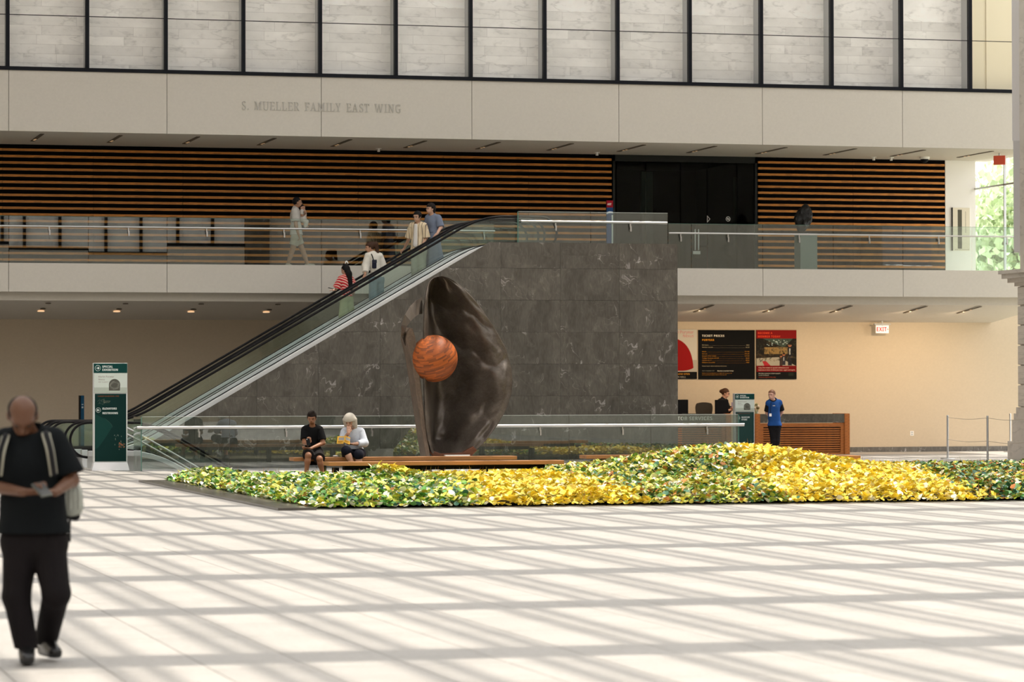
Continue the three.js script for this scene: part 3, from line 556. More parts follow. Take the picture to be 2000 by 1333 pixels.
poster('red membership poster with a picture of visitors in a hall', 1477, 1555.5, 645, 741, 768, 940, (q, W, H) => {
  q.fillStyle = '#7c0f0f'; q.fillRect(0, 0, W, H); q.fillStyle = '#e04a2a'; q.font = 'bold 52px sans-serif'; spaced(q, 'BECOME A', 26, 76, 3); spaced(q, 'MEMBER TODAY', 26, 142, 3);
  const y0 = 162, y1 = 684; q.fillStyle = '#1c1a16'; q.fillRect(0, y0, W, y1 - y0);
  q.fillStyle = '#3c4a42'; q.beginPath(); q.moveTo(120, y0); q.lineTo(700, y0); q.lineTo(520, 340); q.closePath(); q.fill();
  q.fillStyle = '#a9bab4'; for (let i = 0; i < 26; i++) { q.save(); q.translate(170 + rnd() * 420, y0 + 14 + rnd() * 110); q.rotate(0.6); q.fillRect(0, 0, 26, 14); q.restore(); }
  q.fillStyle = '#9a7c4a'; q.fillRect(150, 330, 450, 130); q.fillStyle = '#55452c'; for (let i = 0; i < 12; i++) q.fillRect(160 + i * 38, 326, 12, 140);
  q.fillStyle = '#2a221a'; q.fillRect(0, 470, 700, 60); q.fillStyle = '#9a9484'; q.beginPath(); q.moveTo(0, 540); q.lineTo(420, 520); q.lineTo(W, 690); q.lineTo(0, 690); q.fill();
  q.fillStyle = '#9c2a30'; q.beginPath(); q.moveTo(110, 600); q.lineTo(180, 594); q.lineTo(270, 684); q.lineTo(150, 684); q.fill();
  const who = (x, y, s, c, l) => { q.fillStyle = c; q.beginPath(); q.ellipse(x, y + s * 2.6, s * 1.3, s * 2.2, 0, 0, 7); q.fill(); q.fillRect(x - s * 1.1, y + s * 2.4, s * 2.2, s * l); q.fillStyle = '#a8694a'; q.beginPath(); q.arc(x, y, s, 0, 7); q.fill(); q.fillStyle = '#1a1210'; q.beginPath(); q.arc(x, y - s * 0.2, s, Math.PI, 0); q.fill(); };
  who(640, 290, 34, '#202024', 9); who(524, 470, 27, '#2c2a30', 5); who(470, 500, 25, '#3a2e2a', 5); q.fillStyle = '#b4b4ac'; q.fillRect(628, 350, 22, 120); q.fillRect(516, 520, 14, 70); q.globalAlpha = 0.35; for (let i = 0; i < 160; i++) { q.fillStyle = ['#0e0c0a', '#4a3c28', '#2e3a34', '#6a5a40'][i % 4]; q.beginPath(); q.ellipse(rnd() * W, 170 + rnd() * 420, 8 + rnd() * 40, 4 + rnd() * 14, rnd() * 3, 0, 7); q.fill(); } q.globalAlpha = 1;
  q.fillStyle = '#6a0c0e'; q.fillRect(0, y1, W, 118); q.fillStyle = '#d8c9b4'; q.font = '30px sans-serif'; q.fillText('Enjoy free tickets to special exhibitions and', 36, 734); q.fillText('experience more of what you love\u2014again and again.', 36, 776);
  q.fillStyle = '#0c0c0c'; q.fillRect(0, 802, W, 140); q.fillStyle = '#d0cabc'; q.font = '28px sans-serif'; q.fillText('Members provide critical support', 38, 842); q.fillText('to the museum!', 38, 876); q.fillStyle = '#b4482c'; q.fillText('museum.org/membership', 38, 914); q.fillStyle = '#1e241c'; q.fillRect(610, 820, 100, 60);
});
// ---------------------------------------------------------------- exit sign, outlet, small ceiling fittings
{
  const z = zW + 0.3, c = onZ(1723, 643.5, z), t = thing('exit_sign', 'lit white exit sign with red letters hanging below the ceiling', 'exit sign', V(c.x, c.y, c.z));
  const yc = 3.32 + 0.35 * 0.3 / 3.95;
  const w = 27 / (6200 / toPx(c)[2]) , h = 0.2;
  const face = canvasTex(256, 160, (q, W, H) => { q.fillStyle = '#fdf4ee'; q.fillRect(0, 0, W, H); q.fillStyle = '#d8152c'; q.font = 'bold 120px sans-serif'; q.fillText('EXIT', 8, 122, 208); q.font = 'bold 70px sans-serif'; q.fillText('>', 214, 106); });
  const m = mesh('panel', new THREE.BoxGeometry(w, h, 0.02), [M.white, M.white, M.white, M.white, std({ map: face, emissiveMap: face, emissive: rgb(1, 1, 1), emissiveIntensity: 0.3 }), M.white], t);
  mesh('mount', [bx(-w * 0.62, w * 0.62, h / 2 + 0.012, h / 2 + 0.045, -0.04, 0.04), bx(-0.02, 0.02, h / 2 - 0.01, Math.max(h / 2 + 0.05, yc - c.y), -0.015, 0.015)], M.fin, t);
  const lamp = new THREE.RectAreaLight(0xfff0e8, 0.6, w, h); lamp.position.set(0, 0, 0.02); lamp.rotation.y = Math.PI; t.add(lamp);
  const o = onZ(1781, 847, zW), s = thing('wall_outlet', 'small white double outlet on the cream wall', 'outlet', V(o.x, o.y, zW));
  mesh('plate', rbx(-0.05, 0.05, -0.06, 0.06, 0, 0.008, 0.004), M.white, s); mesh('socket', [bx(-0.03, 0.03, 0.008, 0.045, 0.008, 0.011), bx(-0.03, 0.03, -0.045, -0.008, 0.008, 0.011)], M.fin, s);
}
{
  // recessed slots in the upper soffit
  const dark = std({ color: rgb(0.10, 0.075, 0.05), roughness: 0.9 }), warm = std({ color: rgb(0.4, 0.3, 0.2), emissive: rgb(1, 0.6, 0.3), emissiveIntensity: 0.5 });
  for (let k = -1; k < 15; k++) {
    const c = onY(72 + 0, 270, CEIL2), x = mullX0 + 0.85 + k * mullStep, t = thing('light_slot', 'narrow dark recessed light slot in the upper soffit', 'ceiling light', V(x, CEIL2, zF - 1.75), 0, 'light slots in the upper soffit');
    if (x > XE - 0.3) { scene.remove(t); continue; }
    mesh('slot', bx(-0.045, 0.045, -0.012, 0.0, -1.1, 1.1), dark, t);
    for (const q of [-0.4, -0.65]) mesh('lamp', new THREE.CylinderGeometry(0.03, 0.03, 0.01, 10).translate(0, -0.014, q), warm, t);
  }
  // downlights left and slots right in the sloping ceiling
  const yAt = (z) => 3.32 + 0.35 * (z - zW) / (zF - zW), rot = Math.atan(0.35 / (zF - zW));
  const glow = std({ color: rgb(1, 0.8, 0.6), emissive: rgb(1, 0.62, 0.34), emissiveIntensity: 0.75 });
  for (let k = 0; k < 4; k++) {
    const px = [80, 228, 373, 520][k], zL = zF - 2.15, x = X(px, zL), t = thing('downlight', 'round downlight glowing warm in the ceiling under the balcony', 'ceiling light', V(x, yAt(zL), zL), 0, 'downlights under the balcony');
    t.rotation.x = -rot;
    mesh('bulb', new THREE.CylinderGeometry(0.075, 0.085, 0.02, 20).translate(0, -0.008, 0), glow, t);
    mesh('hole', new THREE.CylinderGeometry(0.065, 0.065, 0.012, 20).translate(0, -0.004, 0.42), dark, t);
    mesh('hole', new THREE.CylinderGeometry(0.065, 0.065, 0.012, 20).translate(0, -0.004, 1.55), dark, t);
    const lamp = new THREE.SpotLight(new THREE.Color().setRGB(1, 0.72, 0.45), 2.0, 0, 0.6, 0.6); lamp.position.set(0, -0.05, 0); lamp.target.position.set(0, -3, 0.1); lamp.castShadow = true; t.add(lamp, lamp.target);
  }
  for (let k = 0; k < 5; k++) {
    const x = X([1372, 1508, 1640, 1785, 1890][k], zF - 1.2), t = thing('ceiling_slot', 'thin recessed slot in the ceiling above the ticket desks', 'ceiling light', V(x, yAt(zF - 1.1), zF - 1.1), 0, 'slots above the ticket desks');
    t.rotation.x = -rot; mesh('slot', bx(-0.03, 0.03, -0.008, 0.004, -0.75, 0.75), dark, t);
    for (const q of [-0.35, 0.1]) mesh('lamp', new THREE.CylinderGeometry(0.028, 0.028, 0.01, 10).translate(0, -0.01, q), warm, t);
    const lamp = new THREE.SpotLight(new THREE.Color().setRGB(1, 0.74, 0.46), 13, 0, 1.0, 0.7); lamp.shadow.radius = 4; lamp.position.set(0, -0.05, -0.2); lamp.target.position.set(0, -2.2, -3.2); lamp.castShadow = true; t.add(lamp, lamp.target);
  }
  const fit = (name, label, cat, px, py, z, build) => { const x = X(px, z), t = thing(name, label, cat, V(x, CEIL2, z)); build(t); };
  fit('security_camera', 'black dome security camera below the upper soffit', 'camera', 1807, 300, zF - 2.9, (t) => { mesh('collar', new THREE.CylinderGeometry(0.13, 0.13, 0.06, 20).translate(0, -0.03, 0), M.white, t); mesh('dome', new THREE.SphereGeometry(0.1, 18, 10, 0, 6.29, Math.PI / 2, Math.PI / 2).translate(0, -0.06, 0), M.black, t); });
  for (const [px, l] of [[740, 'white sprinkler head below the soffit above the escalators'], [1167, 'white sprinkler head below the soffit left of the gallery doors'], [1708, 'white sprinkler head below the soffit over the bronze'], [1742, 'white sprinkler head next to the dome camera']]) fit('sprinkler', l, 'sprinkler', px, 290, zF - 3.25, (t) => { mesh('rose', new THREE.CylinderGeometry(0.07, 0.07, 0.012, 14).translate(0, -0.006, 0), M.white, t); mesh('head', new THREE.CylinderGeometry(0.025, 0.035, 0.07, 10).translate(0, -0.047, 0), M.white, t); });
  const e = onZ(1952, 312, zW + 2.6), t = thing('exit_sign', 'red exit sign at the glazed end of the balcony', 'exit sign', V(e.x, e.y, e.z));
  mesh('panel', rbx(-0.02, 0.02, -0.13, 0.1, -0.15, 0.15), std({ color: rgb(0.75, 0.10, 0.05), roughness: 0.5 }), t); mesh('mount', cyl(V(0, 0.1, 0), V(0, CEIL2 - e.y, 0), 0.02), M.steelDull, t); t.rotation.y = 0.9;
}
// lettering on the upper fascia
{
  const font = await new FontLoader().loadAsync('fonts/droid/droid_serif_regular.typeface.json');
  const z = zF, a = onZ(472, 216, z), b = onZ(785, 221, z), t = thing('wall_lettering', 'raised stone coloured capital letters naming the east wing on the fascia', 'lettering', V(a.x, onZ(630, 217.5, z).y, z));
  const words = 'S. MUELLER FAMILY EAST WING', size = 0.2, m = std({ color: rgb(0.45, 0.43, 0.39), roughness: 0.6 });
  let x = 0; const gs = [];
  for (const ch of words) { if (ch === ' ') { x += 0.14; continue; } const g = new TextGeometry(ch, { font, size, depth: 0.016, curveSegments: 4, bevelEnabled: false }); g.computeBoundingBox(); gs.push([ch, g, x]); x += g.boundingBox.max.x + 0.028; }
  const k = (b.x - a.x) / x;
  for (const [ch, g, x0] of gs) { const l = mesh('letter', g, m, t); l.position.set(x0 * k, 0, 0); l.scale.x = k; }
}
// ---------------------------------------------------------------- desks
const deskWood = std({ map: deskTex, roughness: 0.5 }), deskStone = std({ color: rgb(0.05, 0.048, 0.04), map: slateTex, roughness: 0.4 });
deskStone.color.setRGB(0.7, 0.68, 0.6);
function desk(label, pa, pb, py, n, words) {
  const f = onY((pa + pb) / 2, py), z = f.z, x0 = X(pa, z), x1 = X(pb, z), w = x1 - x0, h = Y(808.5, z, (pa + pb) / 2), D = 0.85;
  const t = thing('reception_desk', label, 'desk', V((x0 + x1) / 2, 0, z - D / 2));
  const e = 0.14;
  for (const s of [-1, 1]) mesh('end_panel', rbx(s * w / 2 - (s > 0 ? e : 0), s * w / 2 + (s > 0 ? 0 : e), 0, h, -D / 2, D / 2, 0.008), deskWood, t);
  mesh('stone_band', bx(-w / 2 + e, w / 2 - e, h - 0.225, h - 0.005, D / 2 - 0.1, D / 2 - 0.015), deskStone, t);
  mesh('counter', bx(-w / 2 + e, w / 2 - e, h - 0.3, h - 0.26, -D / 2, D / 2 - 0.1), deskWood, t);
  mesh('front_frame', [bx(-w / 2 + e, w / 2 - e, h - 0.33, h - 0.235, D / 2 - 0.1, D / 2 - 0.03), bx(-w / 2 + e, w / 2 - e, 0, 0.05, D / 2 - 0.1, D / 2 - 0.03), bx(-w / 2 + e, -w / 2 + e + 0.09, 0.05, h - 0.33, D / 2 - 0.1, D / 2 - 0.03), bx(w / 2 - e - 0.09, w / 2 - e, 0.05, h - 0.33, D / 2 - 0.1, D / 2 - 0.03)], deskWood, t);
  mesh('recess', bx(-w / 2 + e + 0.09, w / 2 - e - 0.09, 0.05, h - 0.33, D / 2 - 0.12, D / 2 - 0.1), M.slateGap, t);
  const sg = bx(-w / 2 + e + 0.09, w / 2 - e - 0.09, -0.0165, 0.0165, D / 2 - 0.1, D / 2 - 0.045);
  for (let i = 0; i < n; i++) mesh('slat', sg, deskWood, t).position.y = lerp(0.085, h - 0.375, i / (n - 1));
  return { t, z, h, D };
}
const deskR = desk('oak ticket desk with dark stone band and slatted front near the exit sign', 1474, 1659.5, 888.5, 11);
const deskL = desk('slatted visitor services desk behind the glass guard with monitors on it', 1262, 1428, 889.5, 11);
{
  const font = await new FontLoader().loadAsync('fonts/droid/droid_sans_bold.typeface.json');
  const g = new TextGeometry('VISITOR SERVICES', { font, size: 0.088, depth: 0.006, curveSegments: 3 }); g.computeBoundingBox();
  const k = (X(1391, deskL.z) - X(1303, deskL.z)) / g.boundingBox.max.x, m = mesh('lettering', g, M.white, deskL.t);
  m.scale.x = k; m.position.set(X(1303, deskL.z) - deskL.t.position.x, deskL.h - 0.16, deskL.D / 2 - 0.015);
}
{
  const top = deskL.h - 0.26, zc = deskL.z - 0.45;
  const monitor = (label, pa, pb, ya, dz, turn) => {
    const z = zc + dz, x = X((pa + pb) / 2, z), w = X(pb, z) - X(pa, z), y1 = Y(ya, z, pa), t = thing('computer_monitor', label, 'monitor', V(x, top, z), turn);
    mesh('screen_back', rbx(-w / 2, w / 2, 0.08, y1 - top, -0.02, 0.02, 0.01), M.black, t); mesh('stand', [cyl(V(0, 0, -0.03), V(0, 0.3, -0.03), 0.025), rbx(-0.12, 0.12, 0, 0.015, -0.1, 0.08, 0.005)], M.black, t);
  };
  monitor('black computer monitor on the desk beside the stone wall', 1318, 1344, 781, 0.1, 0.1); monitor('black computer monitor in front of the clerk', 1396, 1422, 781.5, 0.25, 0);
  const zc2 = deskL.z - 1.35, x = X(1374.5, zc2), t = thing('office_chair', 'black mesh back office chair behind the desk', 'chair', V(x, 0, zc2)), s = 6200 / toPx(V(x, 1, zc2))[2], y1 = Y(787, zc2, 1374), w = 33 / s;
  const sh = new THREE.Shape(); sh.moveTo(-w * 0.3, y1 - 0.5); sh.quadraticCurveTo(-w * 0.62, y1 - 0.1, -w * 0.42, y1 - 0.03); sh.quadraticCurveTo(0, y1 + 0.02, w * 0.42, y1 - 0.03); sh.quadraticCurveTo(w * 0.62, y1 - 0.1, w * 0.3, y1 - 0.5); sh.closePath();
  mesh('backrest', new THREE.ExtrudeGeometry(sh, { depth: 0.02, bevelEnabled: true, bevelSize: 0.015, bevelThickness: 0.015, bevelSegments: 2 }), std({ color: rgb(0.03, 0.025, 0.018), roughness: 0.8 }), t);
  mesh('seat', rbx(-0.24, 0.24, 0.42, 0.5, -0.5, -0.02, 0.04), M.black, t); mesh('column', cyl(V(0, 0.06, -0.25), V(0, 0.42, -0.25), 0.03), M.black, t);
  for (let k = 0; k < 5; k++) mesh('leg', cyl(V(0, 0.08, -0.25), V(Math.cos(k * 1.257) * 0.3, 0.03, -0.25 + Math.sin(k * 1.257) * 0.3), 0.02, 0.028, 8), M.black, t);
  const zv = deskR.z - 0.5, xv = X(1477, zv), v = thing('flower_vase', 'small glass vase of pale flowers on the end of the oak desk', 'vase', V(xv, deskR.h - 0.26, zv));
  mesh('vase', new THREE.LatheGeometry([[0.0, 0], [0.05, 0], [0.055, 0.2], [0.045, 0.3], [0.05, 0.34]].map((p) => new THREE.Vector2(...p)), 16), M.glass, v);
  for (let k = 0; k < 7; k++) { const a = k * 0.9, f = mesh('flower', new THREE.IcosahedronGeometry(0.035, 1).translate(Math.cos(a) * 0.05, 0.4 + (k % 3) * 0.045, Math.sin(a) * 0.05), std({ color: k % 2 ? rgb(0.6, 0.55, 0.42) : rgb(0.25, 0.25, 0.12) }), v); mesh('stem', cyl(V(0, 0.02, 0), V(Math.cos(a) * 0.05, 0.4 + (k % 3) * 0.045, Math.sin(a) * 0.05), 0.004, 0.004, 5), std({ color: rgb(0.12, 0.16, 0.05) }), f); }
}
// ---------------------------------------------------------------- rope barrier
{
  const spots = [[1851, 897, 812.5], [1929, 902, 813.5]].map(([px, py, ty]) => { const a = onY(px, py); return [a, Y(ty, a.z, px)]; });
  const zb = zW + 1.2, third = V(X(1972.5, zb), 0, zb), fourth = onY(2004, 905.5);
  spots.push([third, 0.97], [fourth, 1.0]);
  const labels = ['steel rope barrier post with two thin cords in front of the blank cream wall', 'steel rope barrier post in the middle of the cord line', 'dark rope barrier post behind the marble plinth', 'rope barrier post in front of the marble plinth'];
  const posts = spots.map(([p, h], i) => {
    const t = thing('barrier_post', labels[i], 'barrier post', p, 0, 'rope barrier posts');
    mesh('pole', cyl(V(0, 0.02, 0), V(0, h, 0), 0.024, 0.024, 14), M.steelDull, t); mesh('cap', cyl(V(0, h, 0), V(0, h + 0.012, 0), 0.027, 0.02, 14), M.steelDull, t);
    mesh('base', new THREE.LatheGeometry([[0, 0.03], [0.03, 0.028], [0.16, 0.016], [0.17, 0.008], [0.17, 0], [0, 0]].map((q) => new THREE.Vector2(...q)), 24), M.steelDull, t); return [p, h, t];
  });
  const cordM = std({ color: rgb(0.55, 0.48, 0.38), roughness: 0.7 });
  for (const [i, j] of [[0, 1], [1, 3]]) for (const k of [0.96, 0.45]) {
    const a = V(posts[i][0].x, posts[i][1] * k, posts[i][0].z), b = V(posts[j][0].x, posts[j][1] * k, posts[j][0].z), m = a.clone().lerp(b, 0.5); m.y -= 0.035;
    const o = posts[i][0]; mesh('cord', tube([a.sub(o), m.sub(o), b.sub(o)], 0.006, 6, 20), cordM, posts[i][2]);
  }
}
// ---------------------------------------------------------------- balcony: bronze on its plinth, wall text, banner
{
  const z = zF - 1.5, x0 = X(1558, z), x1 = X(1591, z), w = x1 - x0, hP = Y(457, z, 1575) - FL2;
  const p = thing('plinth', 'grey green square plinth on the balcony under the bronze', 'plinth', V((x0 + x1) / 2, FL2, z));
  mesh('body', rbx(-w / 2, w / 2, 0.03, hP, -0.22, 0.22, 0.006), std({ color: rgb(0.20, 0.22, 0.20), roughness: 0.7 }), p); mesh('foot', bx(-w / 2 + 0.02, w / 2 - 0.02, 0, 0.03, -0.2, 0.2), M.black, p);
  const b = thing('bronze_sculpture', 'rough dark bronze figure standing on the balcony plinth', 'sculpture', V((x0 + x1) / 2 - 0.06, FL2 + hP, z)), hB = Y(398, z, 1570) - FL2 - hP;
  const g = new THREE.IcosahedronGeometry(1, 5), pos = g.attributes.position;
  for (let i = 0; i < pos.count; i++) { const q = V(pos.getX(i), pos.getY(i), pos.getZ(i)), n = fbm(q.x * 3 + 9, q.y * 3 + q.z * 2 + 9, 64, 5, 4), t = (q.y + 1) / 2, r = (0.62 + 0.6 * n) * (0.85 + 0.35 * Math.sin(t * 3.0)); pos.setXYZ(i, q.x * 0.19 * r + (t - 0.5) * 0.12, hB * t, q.z * 0.15 * r); }
  g.computeVertexNormals(); mesh('figure', g, std({ color: rgb(0.012, 0.011, 0.010), roughness: 0.45, metalness: 0.5 }), b);
  mesh('foot', cyl(V(0, 0, 0), V(0, 0.03, 0), 0.12, 0.1, 16), M.black, b);
  const zq = zW + 0.03, a = thing('wall_text', 'pale wall text panel with a dark vertical stripe at the end of the balcony', 'sign', V(X(1878, zq), FL2, zq));
  const w2 = X(1895, zq) - X(1861, zq), ya = Y(406, zq, 1878) - FL2, yb = Y(490, zq, 1878) - FL2;
  printed('print', w2, ya - yb, 0.015, canvasTex(256, 640, (q, W, H) => { q.fillStyle = '#e4dcc8'; q.fillRect(0, 0, W, H); q.fillStyle = '#5c5a4e'; q.fillRect(78, 30, 62, H - 60); q.fillStyle = '#8a8474'; for (let i = 0; i < 16; i++) q.fillRect(188, 60 + i * 20, 12, 10); for (let i = 0; i < 8; i++) q.fillRect(40 + i * 26, H - 20, 16, 8); }), M.white, a, 0, (ya + yb) / 2, 0);
  mesh('edge_bar', bx(-w2 / 2 - 0.02, -w2 / 2, yb, ya, -0.02, 0.04), M.slateGap, a);
  const zb = zOld - 0.7, n = thing('hanging_banner', 'long plain grey fabric banner hanging beside the marble pillar', 'banner', V(X(1979, zb), 0, zb)), yb0 = Y(492, zb, 1985), yb1 = Y(275, zb, 1985);
  const cloth = (t) => std({ color: rgb(0.55 * t, 0.54 * t, 0.56 * t), roughness: 0.9, side: THREE.DoubleSide });
  mesh('upper_cloth', bx(0, 1.4, yb1, 11.6, -0.006, 0.006), cloth(1.2), n); mesh('lower_cloth', bx(0.025, 1.4, yb0, yb1, -0.008, 0.008), cloth(0.98), n);
  mesh('bottom_bar', cyl(V(0.02, yb0, 0), V(1.42, yb0, 0), 0.022, 0.022, 10), M.steelDull, n); mesh('top_bar', cyl(V(-0.02, 11.62, 0), V(1.42, 11.62, 0), 0.03, 0.03, 10), M.steelDull, n);
  mesh('hook', cyl(V(0.16, yb0 - 0.1, 0.02), V(0.16, yb0, 0), 0.012, 0.012, 8), M.steelDull, n);
}
// ---------------------------------------------------------------- planting bed
const bedX0 = 8.28, bedZ0 = -42.75, bedZ1 = -56.2;
const mounds = [[1440, 950, 0.36, 1.8, 3.2], [1300, 950, 0.09, 1.5, 2.6], [1600, 950, 0.07, 2.0, 3.0], [752, 962, 0.20, 0.4, 0.7], [860, 962, 0.05, 0.9, 1.0]].map(([px, py, a, sx, sz]) => [onY(px, py).x, onY(px, py).z, a, sx, sz]);
const soilH = (x, z) => { let h = 0.05; for (const [mx, mz, a, sx, sz] of mounds) h += a * Math.exp(-(((x - mx) / sx) ** 2) - ((z - mz) / sz) ** 2); return h * sstep(bedX0 - 0.1, bedX0 + 0.7, x) * sstep(bedZ0 + 0.15, bedZ0 - 0.7, z) + 0.02; };
{
  const nx = 90, nz = 56, x1 = 26, g = new THREE.PlaneGeometry(x1 - bedX0, bedZ0 - 0.3 - bedZ1, nx, nz).rotateX(-Math.PI / 2).translate((bedX0 + x1) / 2, 0, (bedZ0 - 0.3 + bedZ1) / 2), p = g.attributes.position;
  for (let i = 0; i < p.count; i++) p.setY(i, soilH(p.getX(i), p.getZ(i)));
  g.computeVertexNormals();
  struct('planting_soil', g, std({ color: rgb(0.10, 0.085, 0.04), roughness: 1 }));
  struct('bed_kerb', [bx(7.75, bedX0, 0.001, 0.035, bedZ1, bedZ0 + 0.3)], M.kerb);
}
const leafGeo = (() => {
  const P = [[0, 0, 0], [-0.34, 0.05, 0.10], [-0.46, 0.34, 0.13], [-0.26, 0.72, 0.09], [0, 1, -0.06], [0.26, 0.72, 0.09], [0.46, 0.34, 0.13], [0.34, 0.05, 0.10], [0, 0.34, 0.02], [0, 0.72, 0.0]];
  const T = [[0, 8, 1], [1, 8, 2], [2, 8, 9], [2, 9, 3], [3, 9, 4], [0, 7, 8], [7, 6, 8], [6, 9, 8], [6, 5, 9], [5, 4, 9]];
  const g = new THREE.BufferGeometry(); g.setAttribute('position', new THREE.Float32BufferAttribute(P.flat(), 3)); g.setIndex(T.flat()); g.computeVertexNormals(); return g;
})();
const spikeGeo = new THREE.ConeGeometry(0.06, 1, 4).translate(0, 0.5, 0);
const inPoly = (P, x, y) => { let c = false; for (let i = 0, j = P.length - 1; i < P.length; j = i++) { const [a, b] = P[i], [d, e] = P[j]; if ((b > y) !== (e > y) && x < (d - a) * (y - b) / (e - b) + a) c = !c; } return c; };
const goldA = [[728, 880], [830, 900], [980, 915], [1100, 925], [1190, 945], [1250, 965], [1300, 995], [935, 1005], [925, 960], [900, 935], [800, 926], [745, 922]];
const goldB = [[1440, 840], [1560, 865], [1680, 890], [1790, 915], [1880, 950], [1970, 985], [1600, 1005], [1520, 965], [1450, 915], [1420, 880]];
const benchZones = [];
const patches = {
  goldLeft: { label: 'golden yellow leafy groundcover patch in front of the long benches', cat: 'plants', ws: [[0.88, 0.66, 0.05, 5], [0.92, 0.74, 0.12, 4], [0.78, 0.62, 0.04, 3], [0.95, 0.86, 0.5, 1.6], [0.5, 0.55, 0.06, 0.6]] },
  goldRight: { label: 'golden yellow leafy groundcover sweeping down the right of the mound', cat: 'plants', ws: [[0.9, 0.68, 0.05, 5], [0.94, 0.78, 0.14, 4], [0.82, 0.62, 0.04, 3], [0.97, 0.9, 0.6, 2.4], [0.45, 0.5, 0.05, 0.5]] },
  mixLeft: { label: 'variegated green and cream groundcover at the left end of the bed', cat: 'plants', ws: [[0.10, 0.30, 0.05, 3], [0.30, 0.48, 0.05, 3], [0.62, 0.66, 0.10, 2.4], [0.84, 0.85, 0.66, 3.4], [0.03, 0.13, 0.07, 2.0], [0.75, 0.66, 0.10, 2.0], [0.5, 0.2, 0.05, 0.3]] },
  mixMid: { label: 'variegated green, cream and orange groundcover on the slope of the mound', cat: 'plants', ws: [[0.14, 0.32, 0.05, 2.2], [0.46, 0.52, 0.06, 3], [0.75, 0.66, 0.10, 3], [0.86, 0.84, 0.6, 2.4], [0.04, 0.15, 0.07, 1.6], [0.6, 0.24, 0.06, 0.9]] },
  mixRight: { label: 'dark variegated groundcover at the right end of the bed by the barrier', cat: 'plants', ws: [[0.08, 0.24, 0.06, 3], [0.40, 0.48, 0.05, 2], [0.72, 0.74, 0.5, 1.8], [0.03, 0.13, 0.08, 3], [0.58, 0.2, 0.05, 1.3], [0.62, 0.5, 0.06, 1.3]] },
};
for (const k in patches) { const p = patches[k]; p.list = []; p.spikes = []; p.sum = p.ws.reduce((a, w) => a + w[3], 0); }
const pick = (ws, sum) => { let t = rnd() * sum; for (const w of ws) { t -= w[3]; if (t <= 0) return w; } return ws[0]; };
function plantGarden() {
  for (let i = 0; i < 105000; i++) {
    const x = rr(bedX0 - 0.05, 25.5), z = rr(bedZ1, bedZ0 + 0.12), h = soilH(x, z);
    const edge = Math.min(x - bedX0, bedZ0 - z);
    const y = h + rr(0.03, 0.16) * sstep(-0.1, 0.5, edge + 0.15), [px, py] = toPx(V(x, y, z));
    if (px > 2060) continue;
    if (px < 430 && x < bedX0 + 0.9 && z > bedZ1 + 6.2 && z < bedZ1 + 7.3) continue;      // a bare gap near the corner
    if (benchZones.some(([a, b, c, d]) => x > a && x < b && z > c && z < d)) continue;
    if (x > benchB.x0 - 1.2 && x < benchB.x1 + 0.6 && z < benchB.z - 0.45 && !(px > 950 && px < 1085 && rnd() < 0.5)) continue;   // bare floor between the benches
    const jx = px + rr(-26, 26), jy = py + rr(-5, 5), gold = inPoly(goldA, jx, jy) ? 'goldLeft' : inPoly(goldB, jx, jy) ? 'goldRight' : null;
    const key = gold ?? (px < 1010 ? 'mixLeft' : px < 1640 ? 'mixMid' : 'mixRight'), P = patches[key];
    const w = pick(P.ws, P.sum);
    const v = rr(0.88, 1.12), c = [w[0] * v, w[1] * v, w[2] * v], s = rr(0.06, 0.115);
    P.list.push([x, y, z, s, rr(0, 6.28), rr(0.1, 0.95), c, py]);
    if (rnd() < 0.02) P.spikes.push([x, h + 0.08, z, rr(0.12, 0.24), rnd() < 0.5 ? [0.45, 0.2, 0.05] : [0.35, 0.3, 0.06]]);
  }
  const leafM = std({ roughness: 0.55, side: THREE.DoubleSide }), d = new THREE.Object3D();
  for (const k in patches) {
    const P = patches[k], t = thing('groundcover_patch', P.label, P.cat, V(0, 0, 0));
    P.list.sort((a, b) => b[7] - a[7]);
    const own = P.list.filter((_, i) => i % 9 === 0).slice(0, 150), ownSet = new Set(own), rest = P.list.filter((l) => !ownSet.has(l));
    const set = (o, l) => { o.position.set(l[0], l[1], l[2]); o.rotation.set(-Math.PI / 2 + l[5], l[4], 0, 'YXZ'); o.scale.setScalar(l[3]); };
    const mats = P.ws.map((w) => { const m = leafM.clone(); m.color.setRGB(w[0], w[1], w[2]); return m; });
    own.forEach((l) => { let best = 0, bd = 9; P.ws.forEach((w, i) => { const q = Math.abs(w[0] - l[6][0]) + Math.abs(w[1] - l[6][1]); if (q < bd) { bd = q; best = i; } }); set(mesh('leaf', leafGeo, mats[best], t), l); });
    const im = new THREE.InstancedMesh(leafGeo, leafM, rest.length); im.name = 'foliage'; im.userData.kind = 'stuff'; im.castShadow = im.receiveShadow = true;
    rest.forEach((l, i) => { set(d, l); d.updateMatrix(); im.setMatrixAt(i, d.matrix); im.setColorAt(i, rgb(...l[6])); }); t.add(im);
    const sm = new THREE.InstancedMesh(spikeGeo, std({ roughness: 0.8 }), P.spikes.length); sm.name = 'shoots'; sm.userData.kind = 'stuff'; sm.castShadow = sm.receiveShadow = true;
    P.spikes.forEach((l, i) => { d.position.set(l[0], l[1], l[2]); d.rotation.set(rr(-0.4, 0.4), 0, rr(-0.4, 0.4)); d.scale.set(0.12, l[3], 0.12); d.updateMatrix(); sm.setMatrixAt(i, d.matrix); sm.setColorAt(i, rgb(...l[4])); }); t.add(sm);
  }
}
